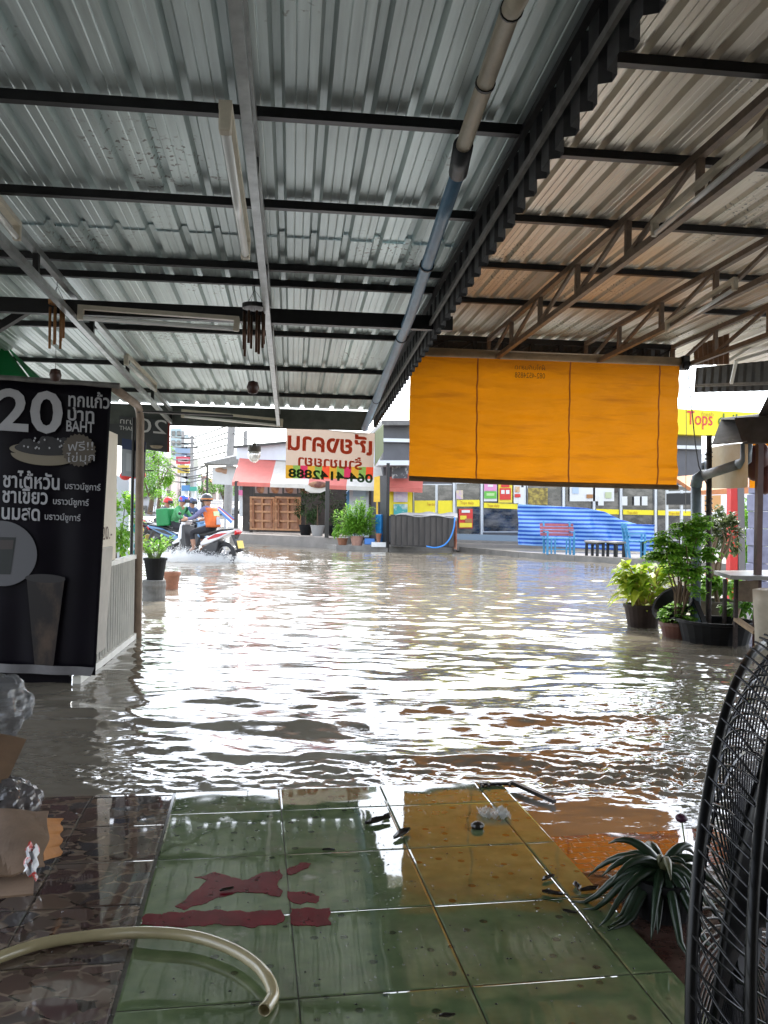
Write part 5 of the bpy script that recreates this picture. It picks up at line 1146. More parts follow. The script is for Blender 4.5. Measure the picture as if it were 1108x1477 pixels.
T0 = at(246, 24.5); scooter(T0, R(-30), 'dark scooter half hidden behind the green delivery box', m_chassis, m_chassis); rider(T0, R(-30), 'rider in a red helmet behind the green delivery box', c_grey, c_grey, c_black, c_black, h_red)
U0 = at(281, 24.5); scooter(U0, R(-40), 'grey scooter hidden behind the orange vested rider', m_alloy, m_chassis); rider(U0, R(-40), 'rider in a dark blue helmet just behind the orange vested rider', c_blue, c_blue, c_black, c_black, mat('navy_helmet', (.05, .07, .14), .25))
# parked scooter far left
W0 = at(221, 33); scooter(W0, R(75), 'white scooter parked by the kerb far down the left side of the street', m_wb, m_chassis)
# spray round the moving scooters: one mass of drops
b = MB(); rs = random.Random(5)
def drops(c, n, sx, sy, h, r0, r1):
    for k in range(n):
        x, y = rs.gauss(0, sx), rs.gauss(0, sy); z = WZ + abs(rs.gauss(0, h)) * math.exp(-(x / (2 * sx)) ** 2); r = rs.uniform(r0, r1)
        p = Vector((c.x + x, c.y + y, z)); b.add([p + Vector(q) * r for q in ((1, 0, 0), (-1, 0, 0), (0, 1, 0), (0, -1, 0), (0, 0, 1.2), (0, 0, -1))], [(0, 2, 4), (2, 1, 4), (1, 3, 4), (3, 0, 4), (2, 0, 5), (1, 2, 5), (3, 1, 5), (0, 3, 5)])
drops(A0 + Vector((-.35, -.35, 0)), 9000, .44, .24, .11, .003, .010); drops(A0 + Vector((.5, -.25, 0)), 9000, .55, .22, .08, .003, .010); drops(A0 + Vector((-.9, 0, 0)), 5000, .5, .3, .08, .003, .009); drops(G0 + Vector((0, -.5, 0)), 3000, .5, .3, .10, .003, .010)
tag(b.build('water_spray', mat('spray_water', (.72, .73, .72), .25)), kind='stuff')

# ------------------------------------------------------------------ striped-awning restaurant across the street
m_coral = vinyl('coral_canvas', (.72, .22, .18), .35); m_cwhite = vinyl('white_canvas', (.72, .69, .64), .35)
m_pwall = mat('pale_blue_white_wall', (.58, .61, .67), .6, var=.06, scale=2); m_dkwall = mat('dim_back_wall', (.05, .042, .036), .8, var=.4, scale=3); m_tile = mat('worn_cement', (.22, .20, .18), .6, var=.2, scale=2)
m_dpost = mat('dark_post', (.035, .032, .03), .5)
FR_ = thing('restaurant', P(420, 785, 27), 'restaurant with a coral and white striped awning across the flooded street', 'restaurant')
fz = .30; fl = [PZ(x, y, fz) for x, y in ((332, 768), (420, 775), (500, 781))]; d0 = 27.0
fl = [P(x, y, d) for x, y, d in ((331, 771, 29.5), (420, 777, 27.5), (500, 784, 26.0))]
for q in fl: q.z = fz
MB().prism(fl + [P(560, 770, 33), P(330, 760, 37)][:0] + [Vector((fl[2].x + 1.2, fl[2].y + 8, fz)), Vector((fl[0].x + .6, fl[0].y + 9, fz))], (0, 0, -.55)).build('floor_slab', m_tile, FR_)
for k in range(5):
    x0, x1 = 335 + 56 * k * .98, 335 + 56 * (k + 1) * .98
    y0 = lambda x: 695.5 + (x - 335) * .035; ub = lambda x: 346 + (x - 335) * .97
    q = [P(ub(x0), 660 + (x0 - 335) * .01, 30.0 - k * .4), P(ub(x1), 660 + (x1 - 335) * .01, 29.6 - k * .4), P(x1, y0(x1), 27.8 - .4 * k), P(x0, y0(x0), 28.2 - .4 * k)]
    mp_ = m_coral if k % 2 == 0 else m_cwhite
    aw = MB().grid(lambda u, v: quad(q, u, v), 4, 4).build('awning_panel', mp_, FR_, solid=.02)
    MB().grid(lambda u, v: quad([q[3], q[2], q[2] - Vector((0, 0, .12)), q[3] - Vector((0, 0, .12))], u, v), 4, 1).build('awning_valance', mp_, aw, solid=.01)
MB().prism([P(341, 662, 30), P(341, 646, 30), P(413, 636, 28.8), P(548, 628, 27.6), P(548, 668, 27.6)], Vector((0, .25, 0))).build('upper_wall', m_pwall, FR_)
b = MB(); b.bar(P(338, 645, 29.8), P(548, 626, 27.4), .10, .08); b.build('wall_cap', m_dpost, FR_)
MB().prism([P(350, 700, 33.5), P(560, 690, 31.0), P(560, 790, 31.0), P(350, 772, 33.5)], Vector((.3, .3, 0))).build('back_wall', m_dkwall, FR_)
for x, d in ((340, 28.2), (362, 31.5), (471, 26.4)):
    a, c = P(x + .8, 694, d), P(x, 788, d); c.z = fz; MB().bar(c, Vector((c.x, c.y, a.z)), .13).build('post', m_dpost, FR_)
m_food = mat('food_photo_print', (.12, .03, .02), .5, col2=(.38, .20, .10), scale=3, thresh=(.4, .6)); 
for k in range(4):
    x = 368 + 21 * k; q = [P(x, 697, 31.5 - .4 * k), P(x + 18, 697, 31.4 - .4 * k), P(x + 18, 712, 31.4 - .4 * k), P(x, 711, 31.5 - .4 * k)]
    p_ = MB().grid(lambda u, v: quad(q, u, v), 1, 1).build('food_poster', mat('poster_dark', (.20, .15, .13), .5, col2=(.30, .22, .2), scale=2), FR_, solid=.03)
    c = (q[0] + q[2]) / 2 + Vector((0, -.05, 0)); MB().lathe([(.001, .01), (.15, .0), (.19, -.02)], c, 16, axis=(0, -1, 0), cap=False).build('printed_dish', m_food, p_)
q = [P(440, 700, 26.8), P(474, 699, 26.6), P(474, 706, 26.6), P(462, 711, 26.7), P(448, 711, 26.8), P(440, 707, 26.8)]
mn = MB().prism(q, Vector((0, .05, 0))).build('menu_board', mat('white_board_print', (.6, .58, .54), .5), FR_); MB().ball(P(459, 699, 26.6), .22, 14, 8, (1.4, .12, .5)).build('printed_dish', m_food, mn, smooth=True)
b = MB(); b.prism([P(293, 668, 33), P(344, 657, 30.5), P(344, 671, 30.5), P(296, 672, 33)], Vector((.1, 2, .25))); single('lean_to', b, m_zinc, 'dark thin lean-to roof to the left of the striped awning', 'roof')
WB = thing('signboard', P(322, 700, 33), 'pale signboard with a faint picture hanging under the dark lean-to', 'sign')
MB().prism([P(306, 674, 33), P(341, 672, 32), P(341, 700, 32), P(306, 698, 33)], Vector((0, .06, 0))).build('board', mat('pale_sign_board', (.52, .52, .52), .5, var=.08, scale=2), WB)
for x, y, c_ in ((317, 678, (.4, .2, .12)), (326, 680, (.45, .3, .2)), (332, 678, (.42, .15, .1))): MB().ball(P(x, y, 32.4), .14, 10, 6, (1.3, .15, .7)).build('printed_dish', mat('faded_dish_print', (.42, .25, .16), .5), WB)
MB().bar(P(299, 672, 33.2), P(299, 740, 33.2), .08).build('post', m_dpost, WB)
# stacked wooden folding tables leaning on the wall, undersides out
m_wood = mat('varnished_wood', (.30, .13, .055), .45, var=.3, scale=5, stretch=(1, 1, .3)); m_wood2 = mat('light_wood', (.42, .21, .095), .45, var=.25)
def folded_table(x0, x1, y0, y1, d, label):
    q = [P(x0, y0, d), P(x1, y0 + 1, d - .3), P(x1, y1 + 1, d - .5), P(x0, y1, d - .2)]; t = thing('folding_table', q[3], label, 'table', 'wooden tables leaning under the awning')
    MB().prism(q, Vector((0, .08, 0))).build('table_top', m_wood, t)
    def L(a, c, w, m): MB().bar(quad(q, *a) + Vector((0, -.05, 0)), quad(q, *c) + Vector((0, -.05, 0)), w, .07).build('frame_rail', m, t)
    for v in (.03, .28, .55, .78, .97): L((0, v), (1, v), .07 if v not in (.28,) else .09, m_wood2)
    for u in (.03, .5, .97): L((u, .03), (u, .97), .07, m_wood2)
    for u in (.12, .88): MB().bar(quad(q, u, .08) + Vector((0, -.13, 0)), quad(q, u, .9) + Vector((0, -.11, 0)), .06).build('leg', m_wood, t)
folded_table(361, 396, 716, 764, 31.2, 'left wooden folding table leaning upright under the striped awning')
folded_table(397, 434, 716, 765, 30.6, 'right wooden folding table leaning upright under the striped awning')
def pot_tree(px, pyb, d, label, cw, ch, py_c, pm, lm, n=500, L=.12, z=None, cat='plant', name='potted_plant', group=None):
    c = P(px, pyb, d)
    if z is not None: c.z = z
    t = thing(name, c, label, cat, group); pot(t, c, .17, .24, .36, pm)
    lf = MB(); cc = P(px, py_c, d); foliage(lf, cc, cw, cw * .8, ch, n, L, L * .4, 14); lf.build('leaves', lm, t)
    MB().tube([c + Vector((0, 0, .3)), c.lerp(cc, .6), cc], [.03, .02, .01], 6).build('stem', m_stem, t); return t
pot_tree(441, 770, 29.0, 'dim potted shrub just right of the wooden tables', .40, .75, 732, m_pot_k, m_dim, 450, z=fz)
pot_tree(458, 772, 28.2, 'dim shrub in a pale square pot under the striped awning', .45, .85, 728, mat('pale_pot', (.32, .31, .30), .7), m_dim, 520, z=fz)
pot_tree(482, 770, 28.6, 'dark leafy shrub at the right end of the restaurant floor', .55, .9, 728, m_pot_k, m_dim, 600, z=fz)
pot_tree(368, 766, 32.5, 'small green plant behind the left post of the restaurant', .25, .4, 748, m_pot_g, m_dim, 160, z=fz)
q = [P(505, 704, 28.2), P(531, 703, 28), P(531, 745, 28), P(505, 745, 28.2)]; FRG = thing('fridge', P(518, 770, 28), 'white and pale blue fridge behind the bright green bush', 'fridge')
MB().prism([P(504, 703, 28.3), P(532, 702, 28.1), P(532, 775, 28.1), P(504, 775, 28.3)], Vector((0, .6, 0))).build('cabinet', mat('fridge_white', (.5, .56, .62), .4), FRG); MB().prism([P(509, 706, 28.2), P(528, 706, 28.05), P(528, 716, 28.05), P(509, 716, 28.2)], Vector((0, -.03, 0))).build('header_panel', mat('pale_blue_print', (.35, .48, .6), .4), FRG)
MB().prism([P(501, 709, 28.3), P(504, 706, 28.3), P(504, 770, 28.3), P(501, 770, 28.3)], Vector((0, .6, 0))).build('side_panel', mat('blue_side', (.05, .22, .45), .4), FRG)
# bright bush in terracotta pots
bc_ = P(515, 785, 25.2); bc_.z = .10; BG = thing('bush', bc_, 'tall bright green bush in a terracotta pot on the far pavement', 'plant')
pot(BG, bc_, .15, .2, .30, mat('pale_terracotta', (.36, .20, .15), .7, var=.2))
lf = MB()
for k in range(170):
    a = rnd.uniform(0, 6.283); s = rnd.uniform(.15, 1); b0 = bc_ + Vector((.1 * math.cos(a), .1 * math.sin(a), .3)); e = bc_ + Vector((math.cos(a) * .62 * s + .03, math.sin(a) * .4 * s, rnd.uniform(.5, 1.5) * (1.05 - .3 * s)))
    for j in range(22):
        p = b0.lerp(e, .25 + .75 * j / 21); leaf(lf, p, (e - b0).normalized() * .5 + rdir(-.2, .9), rnd.uniform(.10, .2), .045, .6)
lf.build('leaves', m_fresh, BG); st = MB(); [st.tube([bc_ + Vector((dx, 0, .28)), P(515 + 300 * dx, 735, 25.2)], [.015, .006], 5) for dx in (-.06, 0, .06)]; st.build('stems', m_gstem, BG)
sm = P(494, 786, 25.6); sm.z = .10; SB = thing('potted_plant', sm, 'low lime plant at the left foot of the bright bush', 'plant'); pot(SB, sm, .12, .16, .22, m_terra); lf = MB(); foliage(lf, P(492, 757, 25.6), .26, .25, .55, 420, .11, .04, 12); lf.build('leaves', m_fresh, SB)
b = MB(); c = P(550, 785, 25.0); c.z = .1; b.lathe([(.12, 0), (.14, .5), (.16, .52), (.16, .95), (.12, .97)], c + Vector((0, .3, 0)), 4); single('blue_bin', b, mat('blue_plastic', (.02, .20, .50), .4), 'tall blue plastic bin between the bush and the dark screen', 'bin', bevel=.01)
c = P(546, 786, 24.8); c.z = .10; PB = thing('flower_pot', c, 'small terracotta pot on a white block in front of the blue bin', 'pot'); MB().box(c + Vector((0, 0, .07)), (.42, .25, .14)).build('block', m_white, PB); MB().lathe([(.05, .14), (.085, .36), (.095, .36), (.095, .40), (.07, .40)], c, 14).build('pot', m_terra, PB)
b = MB(); b.box(P(533, 781, 25) , (.30, .25, .18)); single('crate', b, mat('blue_crate_plastic', (.05, .18, .5), .4), 'small blue crate beside the bright bush', 'crate', bevel=.015)
MB()
b = MB(); b.prism([P(540, 688, 26.4), P(550, 686, 26.3), P(549, 724, 26.3), P(539, 724, 26.4)], Vector((0, .05, 0))); b.bar(P(544, 724, 26.4), P(544, 785, 26.4), .05); single('sign_post', b, mat('yellow_sign_paint', (.75, .45, .03), .45, var=.12), 'narrow yellow sign standing left of the dark screen', 'sign')

# ------------------------------------------------------------------ dark screen and black crate
DS = thing('screen', P(560, 790, 24.8), 'dark upright screen of black panels beside the black planting crate', 'screen')
MB().prism([P(548, 686, 25.4), P(560, 686, 24.8), P(560, 790, 24.8), P(549, 788, 25.4)], Vector((.04, .04, 0))).build('panel', mat('charcoal_panel', (.045, .047, .05), .6, var=.2), DS)
MB().bar(P(560, 668, 24.75), P(559, 790, 24.75), .09).build('post', m_black, DS)
CRx = thing('crate', P(610, 790, 24), 'long black slatted crate with a loose cover in front of the yellow store', 'crate')
q = [P(563, 742, 24.4), P(655, 745, 23.7), P(655, 790, 23.7), P(563, 787, 24.4)]
MB().prism(q, Vector((.1, .7, 0))).build('box', mat('black_timber', (.03, .027, .025), .6, var=.3, scale=8), CRx)
for k in range(11):
    a, c = quad(q, (k + .5) / 11, .03), quad(q, (k + .5) / 11, .95); MB().bar(a + Vector((0, -.02, 0)), c + Vector((0, -.02, 0)), .13, .03, up=(0, 1, 0)).build('slat', mat('worn_black_slat', (.05, .043, .038), .55, var=.45, scale=5, stretch=(1, 1, .2)), CRx)
b = MB(); q2 = [P(600, 739, 25.0), P(660, 741, 24.6), P(660, 746, 23.6), P(570, 743, 24.3)]; b.grid(lambda u, v: quad(q2, u, v) + Vector((0, 0, .03 * math.sin(12 * u + 4 * v))), 12, 4); b.build('cover', mat('grey_cover', (.25, .25, .26), .4), CRx, solid=.02)
b = MB(); b.tube(smooth_path([P(x, y, 23.5) for x, y in ((656, 746), (655, 760), (650, 775), (641, 786), (628, 790), (615, 788))]), .022, 8); single('blue_hose', b, mat('blue_hose_plastic', (.03, .22, .62), .35), 'bright blue hose looping down the right end of the black crate', 'hose', smooth=True)
b = MB(); b.prism([P(653, 747, 23.9), P(659, 752, 23.7), P(659, 793, 23.7), P(653, 790, 23.9)], Vector((0, .06, 0))); single('narrow_sign', b, mat('orange_red_print', (.55, .12, .05), .5, col2=(.6, .35, .25), scale=5), 'narrow orange red sign against the right end of the black crate', 'sign')

# ------------------------------------------------------------------ yellow convenience store
m_yel = mat('yellow_sign', (.80, .66, .01), .4, var=.04); m_frame = mat('aluminium_frame', (.50, .52, .54), .35, metal=.4); m_sg = mat('charcoal_cladding', (.085, .085, .095), .5, var=.15, scale=2)
m_redl = mat('red_letter', (.55, .02, .05), .4); m_grnl = mat('dark_green_letter', (.05, .14, .03), .4); m_sill = mat('grey_blue_sill', (.20, .26, .32), .5)
def glass_mat():
    m = mat('shop_window', (.02, .022, .024), .05, spec=.8, col2=(.13, .12, .11), scale=2.2, thresh=(.42, .62), stretch=(1, 1, 2.2)); return m
m_win = glass_mat()
SY = 27.0
def S(px, py, dy=0): return PY(px, py, SY - dy)
CS = thing('convenience_store', S(780, 775), 'grey convenience store with yellow sign and yellow window bands across the street', 'store')
def rect(nm, x0, y0, x1, y1, dy, th, m, par=CS, y0b=None, y1b=None):
    return MB().prism([S(x0, y0, dy), S(x1, y0b if y0b is not None else y0, dy), S(x1, y1b if y1b is not None else y1, dy), S(x0, y1, dy)], Vector((0, th, 0))).build(nm, m, par)
rect('wall', 553, 612, 1012, 782, 0, 5.0, m_sg, y0b=622, y1b=790)
rect('roof_edge', 551, 606, 592, 613, .5, 5, m_zinc)
sgn = rect('sign_board', 592, 570, 1105, 612, .45, .35, m_yel, y0b=596, y1b=631)
tb = MB(); sxv = (S(1100, 629.5, .5) - S(990, 625, .5)).normalized(); text_mb(tb, 'Tops', S(991, 612, .48), sxv, (0, 0, 1), .66, False, .0, fit=40 * SY / FPX); tb.build('red_lettering', m_redl, sgn)
tb = MB(); text_mb(tb, 'daily', S(1036, 614, .48), sxv, (0, 0, 1), .62, False, .0, fit=42 * SY / FPX); tb.build('green_lettering', m_grnl, sgn)
tb = MB(); text_mb(tb, 'fresh', S(1012, 600, .48), sxv, (0, 0, 1), .22, False, .0, fit=19 * SY / FPX); tb.build('small_lettering', mat('olive_letter', (.45, .33, .02), .4), sgn)
rect('cornice', 553, 632, 1012, 637, .25, .3, m_frame, y0b=643, y1b=648)
rect('awning', 546, 664, 592, 671, 1.3, 1.2, m_frame)
ss = rect('small_sign', 566, 673, 588, 690, .6, .1, mat('black_white_sign', (.06, .06, .07), .5, col2=(.5, .5, .5), thresh=(.5, .6), scale=4))
def window(x0, x1, y0, y1, band=None, nm='window'):
    w_ = rect(nm, x0, y0, x1, y1, .04, .1, m_frame); rect('pane', x0 + 2, y0 + 1.5, x1 - 2, y1 - 2, .07, .02, m_win, w_)
    if band: rect('yellow_band', x0 + 2, band[0], x1 - 2, band[1], .11, .02, m_yel, w_, y0b=band[2], y1b=band[3])
    return w_
window(596, 630, 698, 770, (722, 770, 722, 770)); window(630, 655, 698, 770, (722, 770, 722, 770))
dr = window(657, 694, 696, 772, (721, 730.5, 721, 730.5), 'door'); w2 = window(696, 752, 696, 768, (725, 732.5, 727, 734.5))
window(760, 812, 698, 772, (732, 739, 733, 740)); window(814, 856, 698, 774, (733, 740, 734, 741)); window(858, 895, 698, 776, (734, 741, 735, 742)); window(897, 945, 700, 778, (735, 742, 736, 743)); window(947, 1000, 700, 780, (736, 743, 737, 744))
def poster(x0, y0, x1, y1, m, par, cols, dy=.14):
    p_ = rect('poster', x0, y0, x1, y1, dy, .02, m, par)
    return p_
pm = lambda n, a, b_, s=4: mat(n, a, .45, col2=b_, scale=s, thresh=(.42, .58))
rect('notice_panel', 561, 698, 595, 744, .15, .05, m_yel)
rect('poster', 568, 701, 588, 724, .22, .02, pm('mauve_print', (.5, .42, .6), (.62, .58, .62), 6)); rect('poster', 568, 727, 588, 742, .22, .02, pm('teal_white_print', (.6, .64, .6), (.05, .35, .35), 3))
def block(n, x0, y0, x1, y1, base, tops, par):
    p_ = rect('poster', x0, y0, x1, y1, .16, .02, base, par)
    for k, (a, b_, c, d, m) in enumerate(tops): rect('printed_block', x0 + (x1 - x0) * a, y0 + (y1 - y0) * b_, x0 + (x1 - x0) * c, y0 + (y1 - y0) * d, .19 + .004 * k, .01, m, CS)
m_pr = mat('red_print', (.58, .03, .02), .45); m_py = mat('yellow_print', (.75, .60, .04), .45); m_pg = mat('green_print', (.12, .42, .05), .45); m_pp = mat('pink_print', (.65, .25, .45), .45); m_pw = mat('white_poster_print', (.66, .66, .64), .45); m_pb = mat('dish_brown_print', (.35, .16, .05), .45)
block(0, 698, 697, 717, 723, m_pw, ((.03, .03, .97, .42, m_pp), (.03, .45, .97, .85, m_pg), (.3, .08, .7, .2, m_pw), (.2, .55, .8, .7, mat('pale_green_print', (.4, .6, .25), .45))), CS)
block(0, 719, 697, 739, 725, m_py, ((.1, .25, .9, .85, m_pr), (.2, .35, .45, .55, m_pw), (.55, .35, .8, .55, m_pw), (.2, .08, .8, .2, m_pr)), CS)
block(0, 741, 699, 752, 726, m_pw, ((.2, .1, .8, .4, pm('dish_print', (.5, .2, .08), (.6, .5, .3), 8)), (.15, .5, .9, .68, m_pr)), CS)
block(0, 662, 734, 682, 762, m_pr, ((.05, .72, .95, .95, m_py), (.1, .35, .55, .55, m_py), (.45, .5, .95, .7, m_pb), (.2, .06, .8, .2, m_pw)), CS)
rect('poster', 658, 707, 668, 720, .16, .02, pm('mixed_print', (.6, .5, .3), (.5, .35, .5), 6)); rect('shelf_goods', 762, 704, 790, 728, .12, .02, pm('yellow_goods', (.14, .10, .02), (.40, .30, .05), 7))
block(0, 822, 701, 886, 723, m_pw, ((.06, .1, .2, .5, mat('pale_blue_print2', (.4, .5, .65), .5)), (.8, .4, .94, .8, mat('pale_olive_print', (.45, .5, .3), .5)), (.38, .55, .52, .8, m_pb)), CS)
for x in (748, 897, 915, 926, 863): rect('paper_notice', x, 716 if x > 800 else 703, x + 8, 729, .17, .02, m_pw)
tb = MB()
for x, y, w_ in ((664, 727, 20), (703, 731, 18), (905, 741, 16), (965, 742, 18), (616, 729, 12)): text_mb(tb, 'Tops daily', S(x, y, .14), (1, -.03, 0), (0, 0, 1), .13, False, 0, fit=w_ * SY / FPX)
tb.build('band_lettering', mat('brown_red_letter', (.4, .12, .01), .5), CS)
for x in (655, 695, 757, 813, 857, 896, 946, 1001): rect('mullion', x - 1.5, 695, x + 1.5, 776, .16, .12, m_frame)
rect('sill', 657, 770, 757, 779, .3, .3, m_sill, y0b=773, y1b=783)
b = MB(); b.prism([S(655, 779, 1.0), S(1010, 790, 1.0), S(1010, 800, 1.0), S(655, 786, 1.0)], Vector((0, 1, 0))); b.build('step', m_pave, CS)
b = MB(); b.prism([S(655, 784, 1.9), S(1010, 793, 1.9), S(1010, 806, 1.9), S(655, 794, 1.9)], Vector((0, .9, 0))); b.build('step', m_tile, CS)
# striped tarp
def stripe_mat():
    m = bpy.data.materials.new('blue_striped_tarp'); m.use_nodes = True; n, l = m.node_tree.nodes, m.node_tree.links; b = n['Principled BSDF']; b.inputs['Roughness'].default_value = .45
    uv = n.new('ShaderNodeAttribute'); uv.attribute_name = 'stripe'
    rp = n.new('ShaderNodeValToRGB'); rp.color_ramp.interpolation = 'LINEAR'; rp.color_ramp.elements[0].position = .38; rp.color_ramp.elements[1].position = .62
    rp.color_ramp.elements[0].color = (.012, .085, .44, 1); rp.color_ramp.elements[1].color = (.22, .42, .74, 1); l.new(uv.outputs['Fac'], rp.inputs[0]); l.new(rp.outputs[0], b.inputs['Base Color']); return m
q = [P(749, 727, 24.4), P(944, 757, 23.6), P(944, 797, 22.9), P(746, 786, 24.2)]
def tarp_top(u): return [727, 729, 730, 731, 733, 738, 750, 756, 757][min(8, int(u * 8))] * (1 - (u * 8) % 1) + [727, 729, 730, 731, 733, 738, 750, 756, 757, 757][min(9, int(u * 8) + 1)] * ((u * 8) % 1)
b = MB(); nu, nv = 90, 60
def tf(u, v):
    x = 748 + 197 * u; lo = 786 + 11 * u; y = lo + (tarp_top(u) - lo) * v; d = 24.3 - 1.0 * u
    return P(x, y, d) + Vector((0, .05 * math.sin(20 * u + 2 * v) + .07 * math.sin(47 * u) * (1 - .5 * v) + .05 * math.sin(9 * v + 13 * u), 0))
b.grid(tf, nu, nv); o = b.build('striped_tarp', stripe_mat(), None, smooth=True, solid=.01); tag(o, 'blue striped plastic tarp stretched in front of the store windows', 'tarpaulin')
at_ = o.data.attributes.new('stripe', 'FLOAT', 'POINT')
vals = []
for j in range(nv + 1):
    for i in range(nu + 1):
        z = b.v[j * (nu + 1) + i][2]; vals.append(.5 + .5 * math.sin(z * 2 * math.pi / .115 + (.16 * math.sin(i * .21))))
at_.data.foreach_set('value', vals)
# benches, stools
m_bred = mat('faded_red_paint', (.36, .09, .10), .5, var=.2); m_bblue = mat('sky_blue_paint', (.05, .24, .44), .5, var=.15)
def bench(c, rz, label, back, wd=.9, group=None):
    t = thing('bench', c, label, 'bench', group); M = Matrix.Rotation(rz, 3, 'Z'); W = lambda x, y, z: c + M @ Vector((x, y, z))
    bk = MB()
    for k in range(4): MB().bar(W(-wd / 2, .20 + .03 * k, .52 + .085 * k), W(wd / 2, .20 + .03 * k, .52 + .085 * k), .03, .07).build('back_slat', back, t)
    for k in range(4): MB().bar(W(-wd / 2, -.20 + .11 * k, .42), W(wd / 2, -.20 + .11 * k, .42), .09, .03).build('seat_slat', m_bblue, t)
    for s in (-1, 1):
        x = s * (wd / 2 - .1)
        MB().bar(W(x, .17, .0), W(x, .30, .86), .05).build('leg', m_bblue, t); MB().bar(W(x, -.20, 0), W(x, -.2, .41), .05).build('leg', m_bblue, t); MB().bar(W(x, -.2, .60), W(x, .24, .60), .05, .03).build('armrest', m_bblue, t); MB().bar(W(x, -.2, .60), W(x, -.2, .40), .04).build('arm_post', m_bblue, t)
        for q_ in (.1, .2): MB().bar(W(x - s * q_, -.21, 0), W(x - s * q_, -.21, .40), .035).build('baluster', m_bblue, t)
    MB().bar(W(-wd / 2 + .1, -.19, .14), W(wd / 2 - .1, -.19, .14), .03).build('stretcher', m_bblue, t); return t
c = P(806, 796, 22.0); c.z = .10; bench(c, R(-4), 'bench with a faded red back and sky blue legs in front of the striped tarp', m_bred)
c = P(916, 803, 20.9); c.z = .10; bench(c, R(82), 'all blue bench seen from its end at the right of the black stools', m_bblue, .5)
def stool(c, rz, label):
    t = thing('low_stool', c, label, 'stool', 'black stools on the far pavement'); M = Matrix.Rotation(rz, 3, 'Z'); W = lambda x, y, z: c + M @ Vector((x, y, z))
    MB().box(W(0, 0, .37), (.30, .46, .05), M).build('stool_top', mat('worn_grey_top', (.34, .32, .29), .6, var=.2), t, bevel=.01)
    MB().box(W(0, 0, .325), (.26, .42, .04), M).build('apron', m_black, t)
    for x in (-.11, .11):
        for y in (-.18, .18): MB().bar(W(x, y, 0), W(x, y, .33), .06).build('leg', m_black, t)
c = P(858, 801, 21.4); c.z = .10; stool(c, R(28), 'black legged low stool nearer the red backed bench'); c = P(888, 802, 21.2); c.z = .10; stool(c, R(14), 'black legged low stool nearer the all blue bench')

# ------------------------------------------------------------------ buildings right of the store
b = MB(); b.prism([P(1001, 660, 34), P(1047, 640, 38), P(1120, 640, 44), P(1120, 790, 44), P(1001, 790, 34)], Vector((1, 6, 0))); WBd = thing('building', P(1030, 790, 36), 'white building beyond the right end of the store', 'building'); b.build('wall', mat('white_render', (.62, .63, .64), .6, var=.06), WBd)
for x, y in ((1008, 668), (1022, 664), (1036, 660), (1008, 690), (1022, 688), (1036, 686)):
    f = MB().prism([P(x, y, 33.6), P(x + 9, y - 2, 33.9), P(x + 9, y + 12, 33.9), P(x, y + 13, 33.6)], Vector((0, .5, 0))).build('window', m_frame, WBd); MB().prism([P(x + 1, y + 1, 33.5), P(x + 8, y - 1, 33.8), P(x + 8, y + 11, 33.8), P(x + 1, y + 12, 33.5)], Vector((0, .2, 0))).build('pane', m_win, f)
b = MB(); b.prism([P(1003, 708, 24), P(1120, 700, 22), P(1120, 711, 22), P(1003, 714, 24)], Vector((.3, 2, .5))); single('tiled_roof', b, mat('orange_roof_tile', (.52, .20, .08), .6, var=.2), 'low orange roof behind the red post', 'roof')
b = MB(); b.prism([P(962, 712, 18.5), P(1008, 711, 18.5), P(1008, 728, 18.5), P(962, 728, 18.5)], Vector((0, .06, 0))); DSg = thing('signboard', P(985, 728, 18.5), 'small black signboard on a grey frame in front of the store', 'sign'); b.build('board', m_black, DSg)
for x in (962, 983, 1008): MB().bar(P(x, 707, 18.55), P(x, 800, 18.55), .05).build('frame_post', m_frame, DSg)
MB().bar(P(962, 736, 18.55), P(1008, 736, 18.55), .04).build('frame_rail', m_frame, DSg); MB().bar(P(962, 710, 18.55), P(1008, 709, 18.55), .04).build('frame_rail', m_frame, DSg)
b = MB(); b.prism([P(1018, 715, 20), P(1040, 714, 20), P(1040, 738, 20), P(1018, 739, 20)], Vector((0, .06, 0))); b.bar(P(1020, 739, 20.03), P(1020, 800, 20.03), .05); single('orange_sign', b, mat('pale_orange_print', (.55, .28, .10), .5), 'faded orange sign behind the rusty pole', 'sign')

# ------------------------------------------------------------------ left: white boards and red lanterns behind the stall
TS = thing('sign_board', P(190, 830, 10.3), 'tall white and teal sign board behind the tan post', 'sign')
for k, (x0, x1, c_) in enumerate(((168, 186, (.50, .56, .60)), (188, 205, (.55, .60, .66)))):
    MB().prism([P(x0, 686, 10.3 + .2 * k), P(x1, 688, 10.3 + .2 * k), P(x1 - 2, 834, 10.3 + .2 * k), P(x0 - 2, 832, 10.3 + .2 * k)], Vector((0, .05, 0))).build('panel', mat('pale_sign_panel%d' % k if False else ('pale_panel' if k else 'white_panel'), c_, .4), TS)
tb = MB()
for k, ch in enumerate('008'): text_mb(tb, ch, P(192, 742 + 30 * k, 10.45), (1, 0, 0), (0, 0, 1), .26, False, 0)
tb.build('teal_lettering', mat('teal_print', (.02, .32, .34), .4), TS)
MB().bar(P(204, 676, 10.25), P(201, 850, 10.25), .035).build('post', m_black, TS)
for x, y in ((181, 686), (192, 684), (202, 685)):
    c = P(x, y, 10.0); L_ = thing('lantern', c - Vector((0, 0, .07)), {181: 'leftmost red lantern above the teal sign board', 192: 'middle red lantern above the teal sign board', 202: 'red lantern right of the tan post'}[x], 'lantern', 'red lanterns'); MB().ball(c, .07, 14, 9, (1, 1, .8)).build('shade', mat('red_lantern_cloth', (.60, .03, .03), .6), L_, smooth=True); MB().lathe([(.025, .05), (.025, .07)], c, 10).build('cap', m_black, L_)
MB()
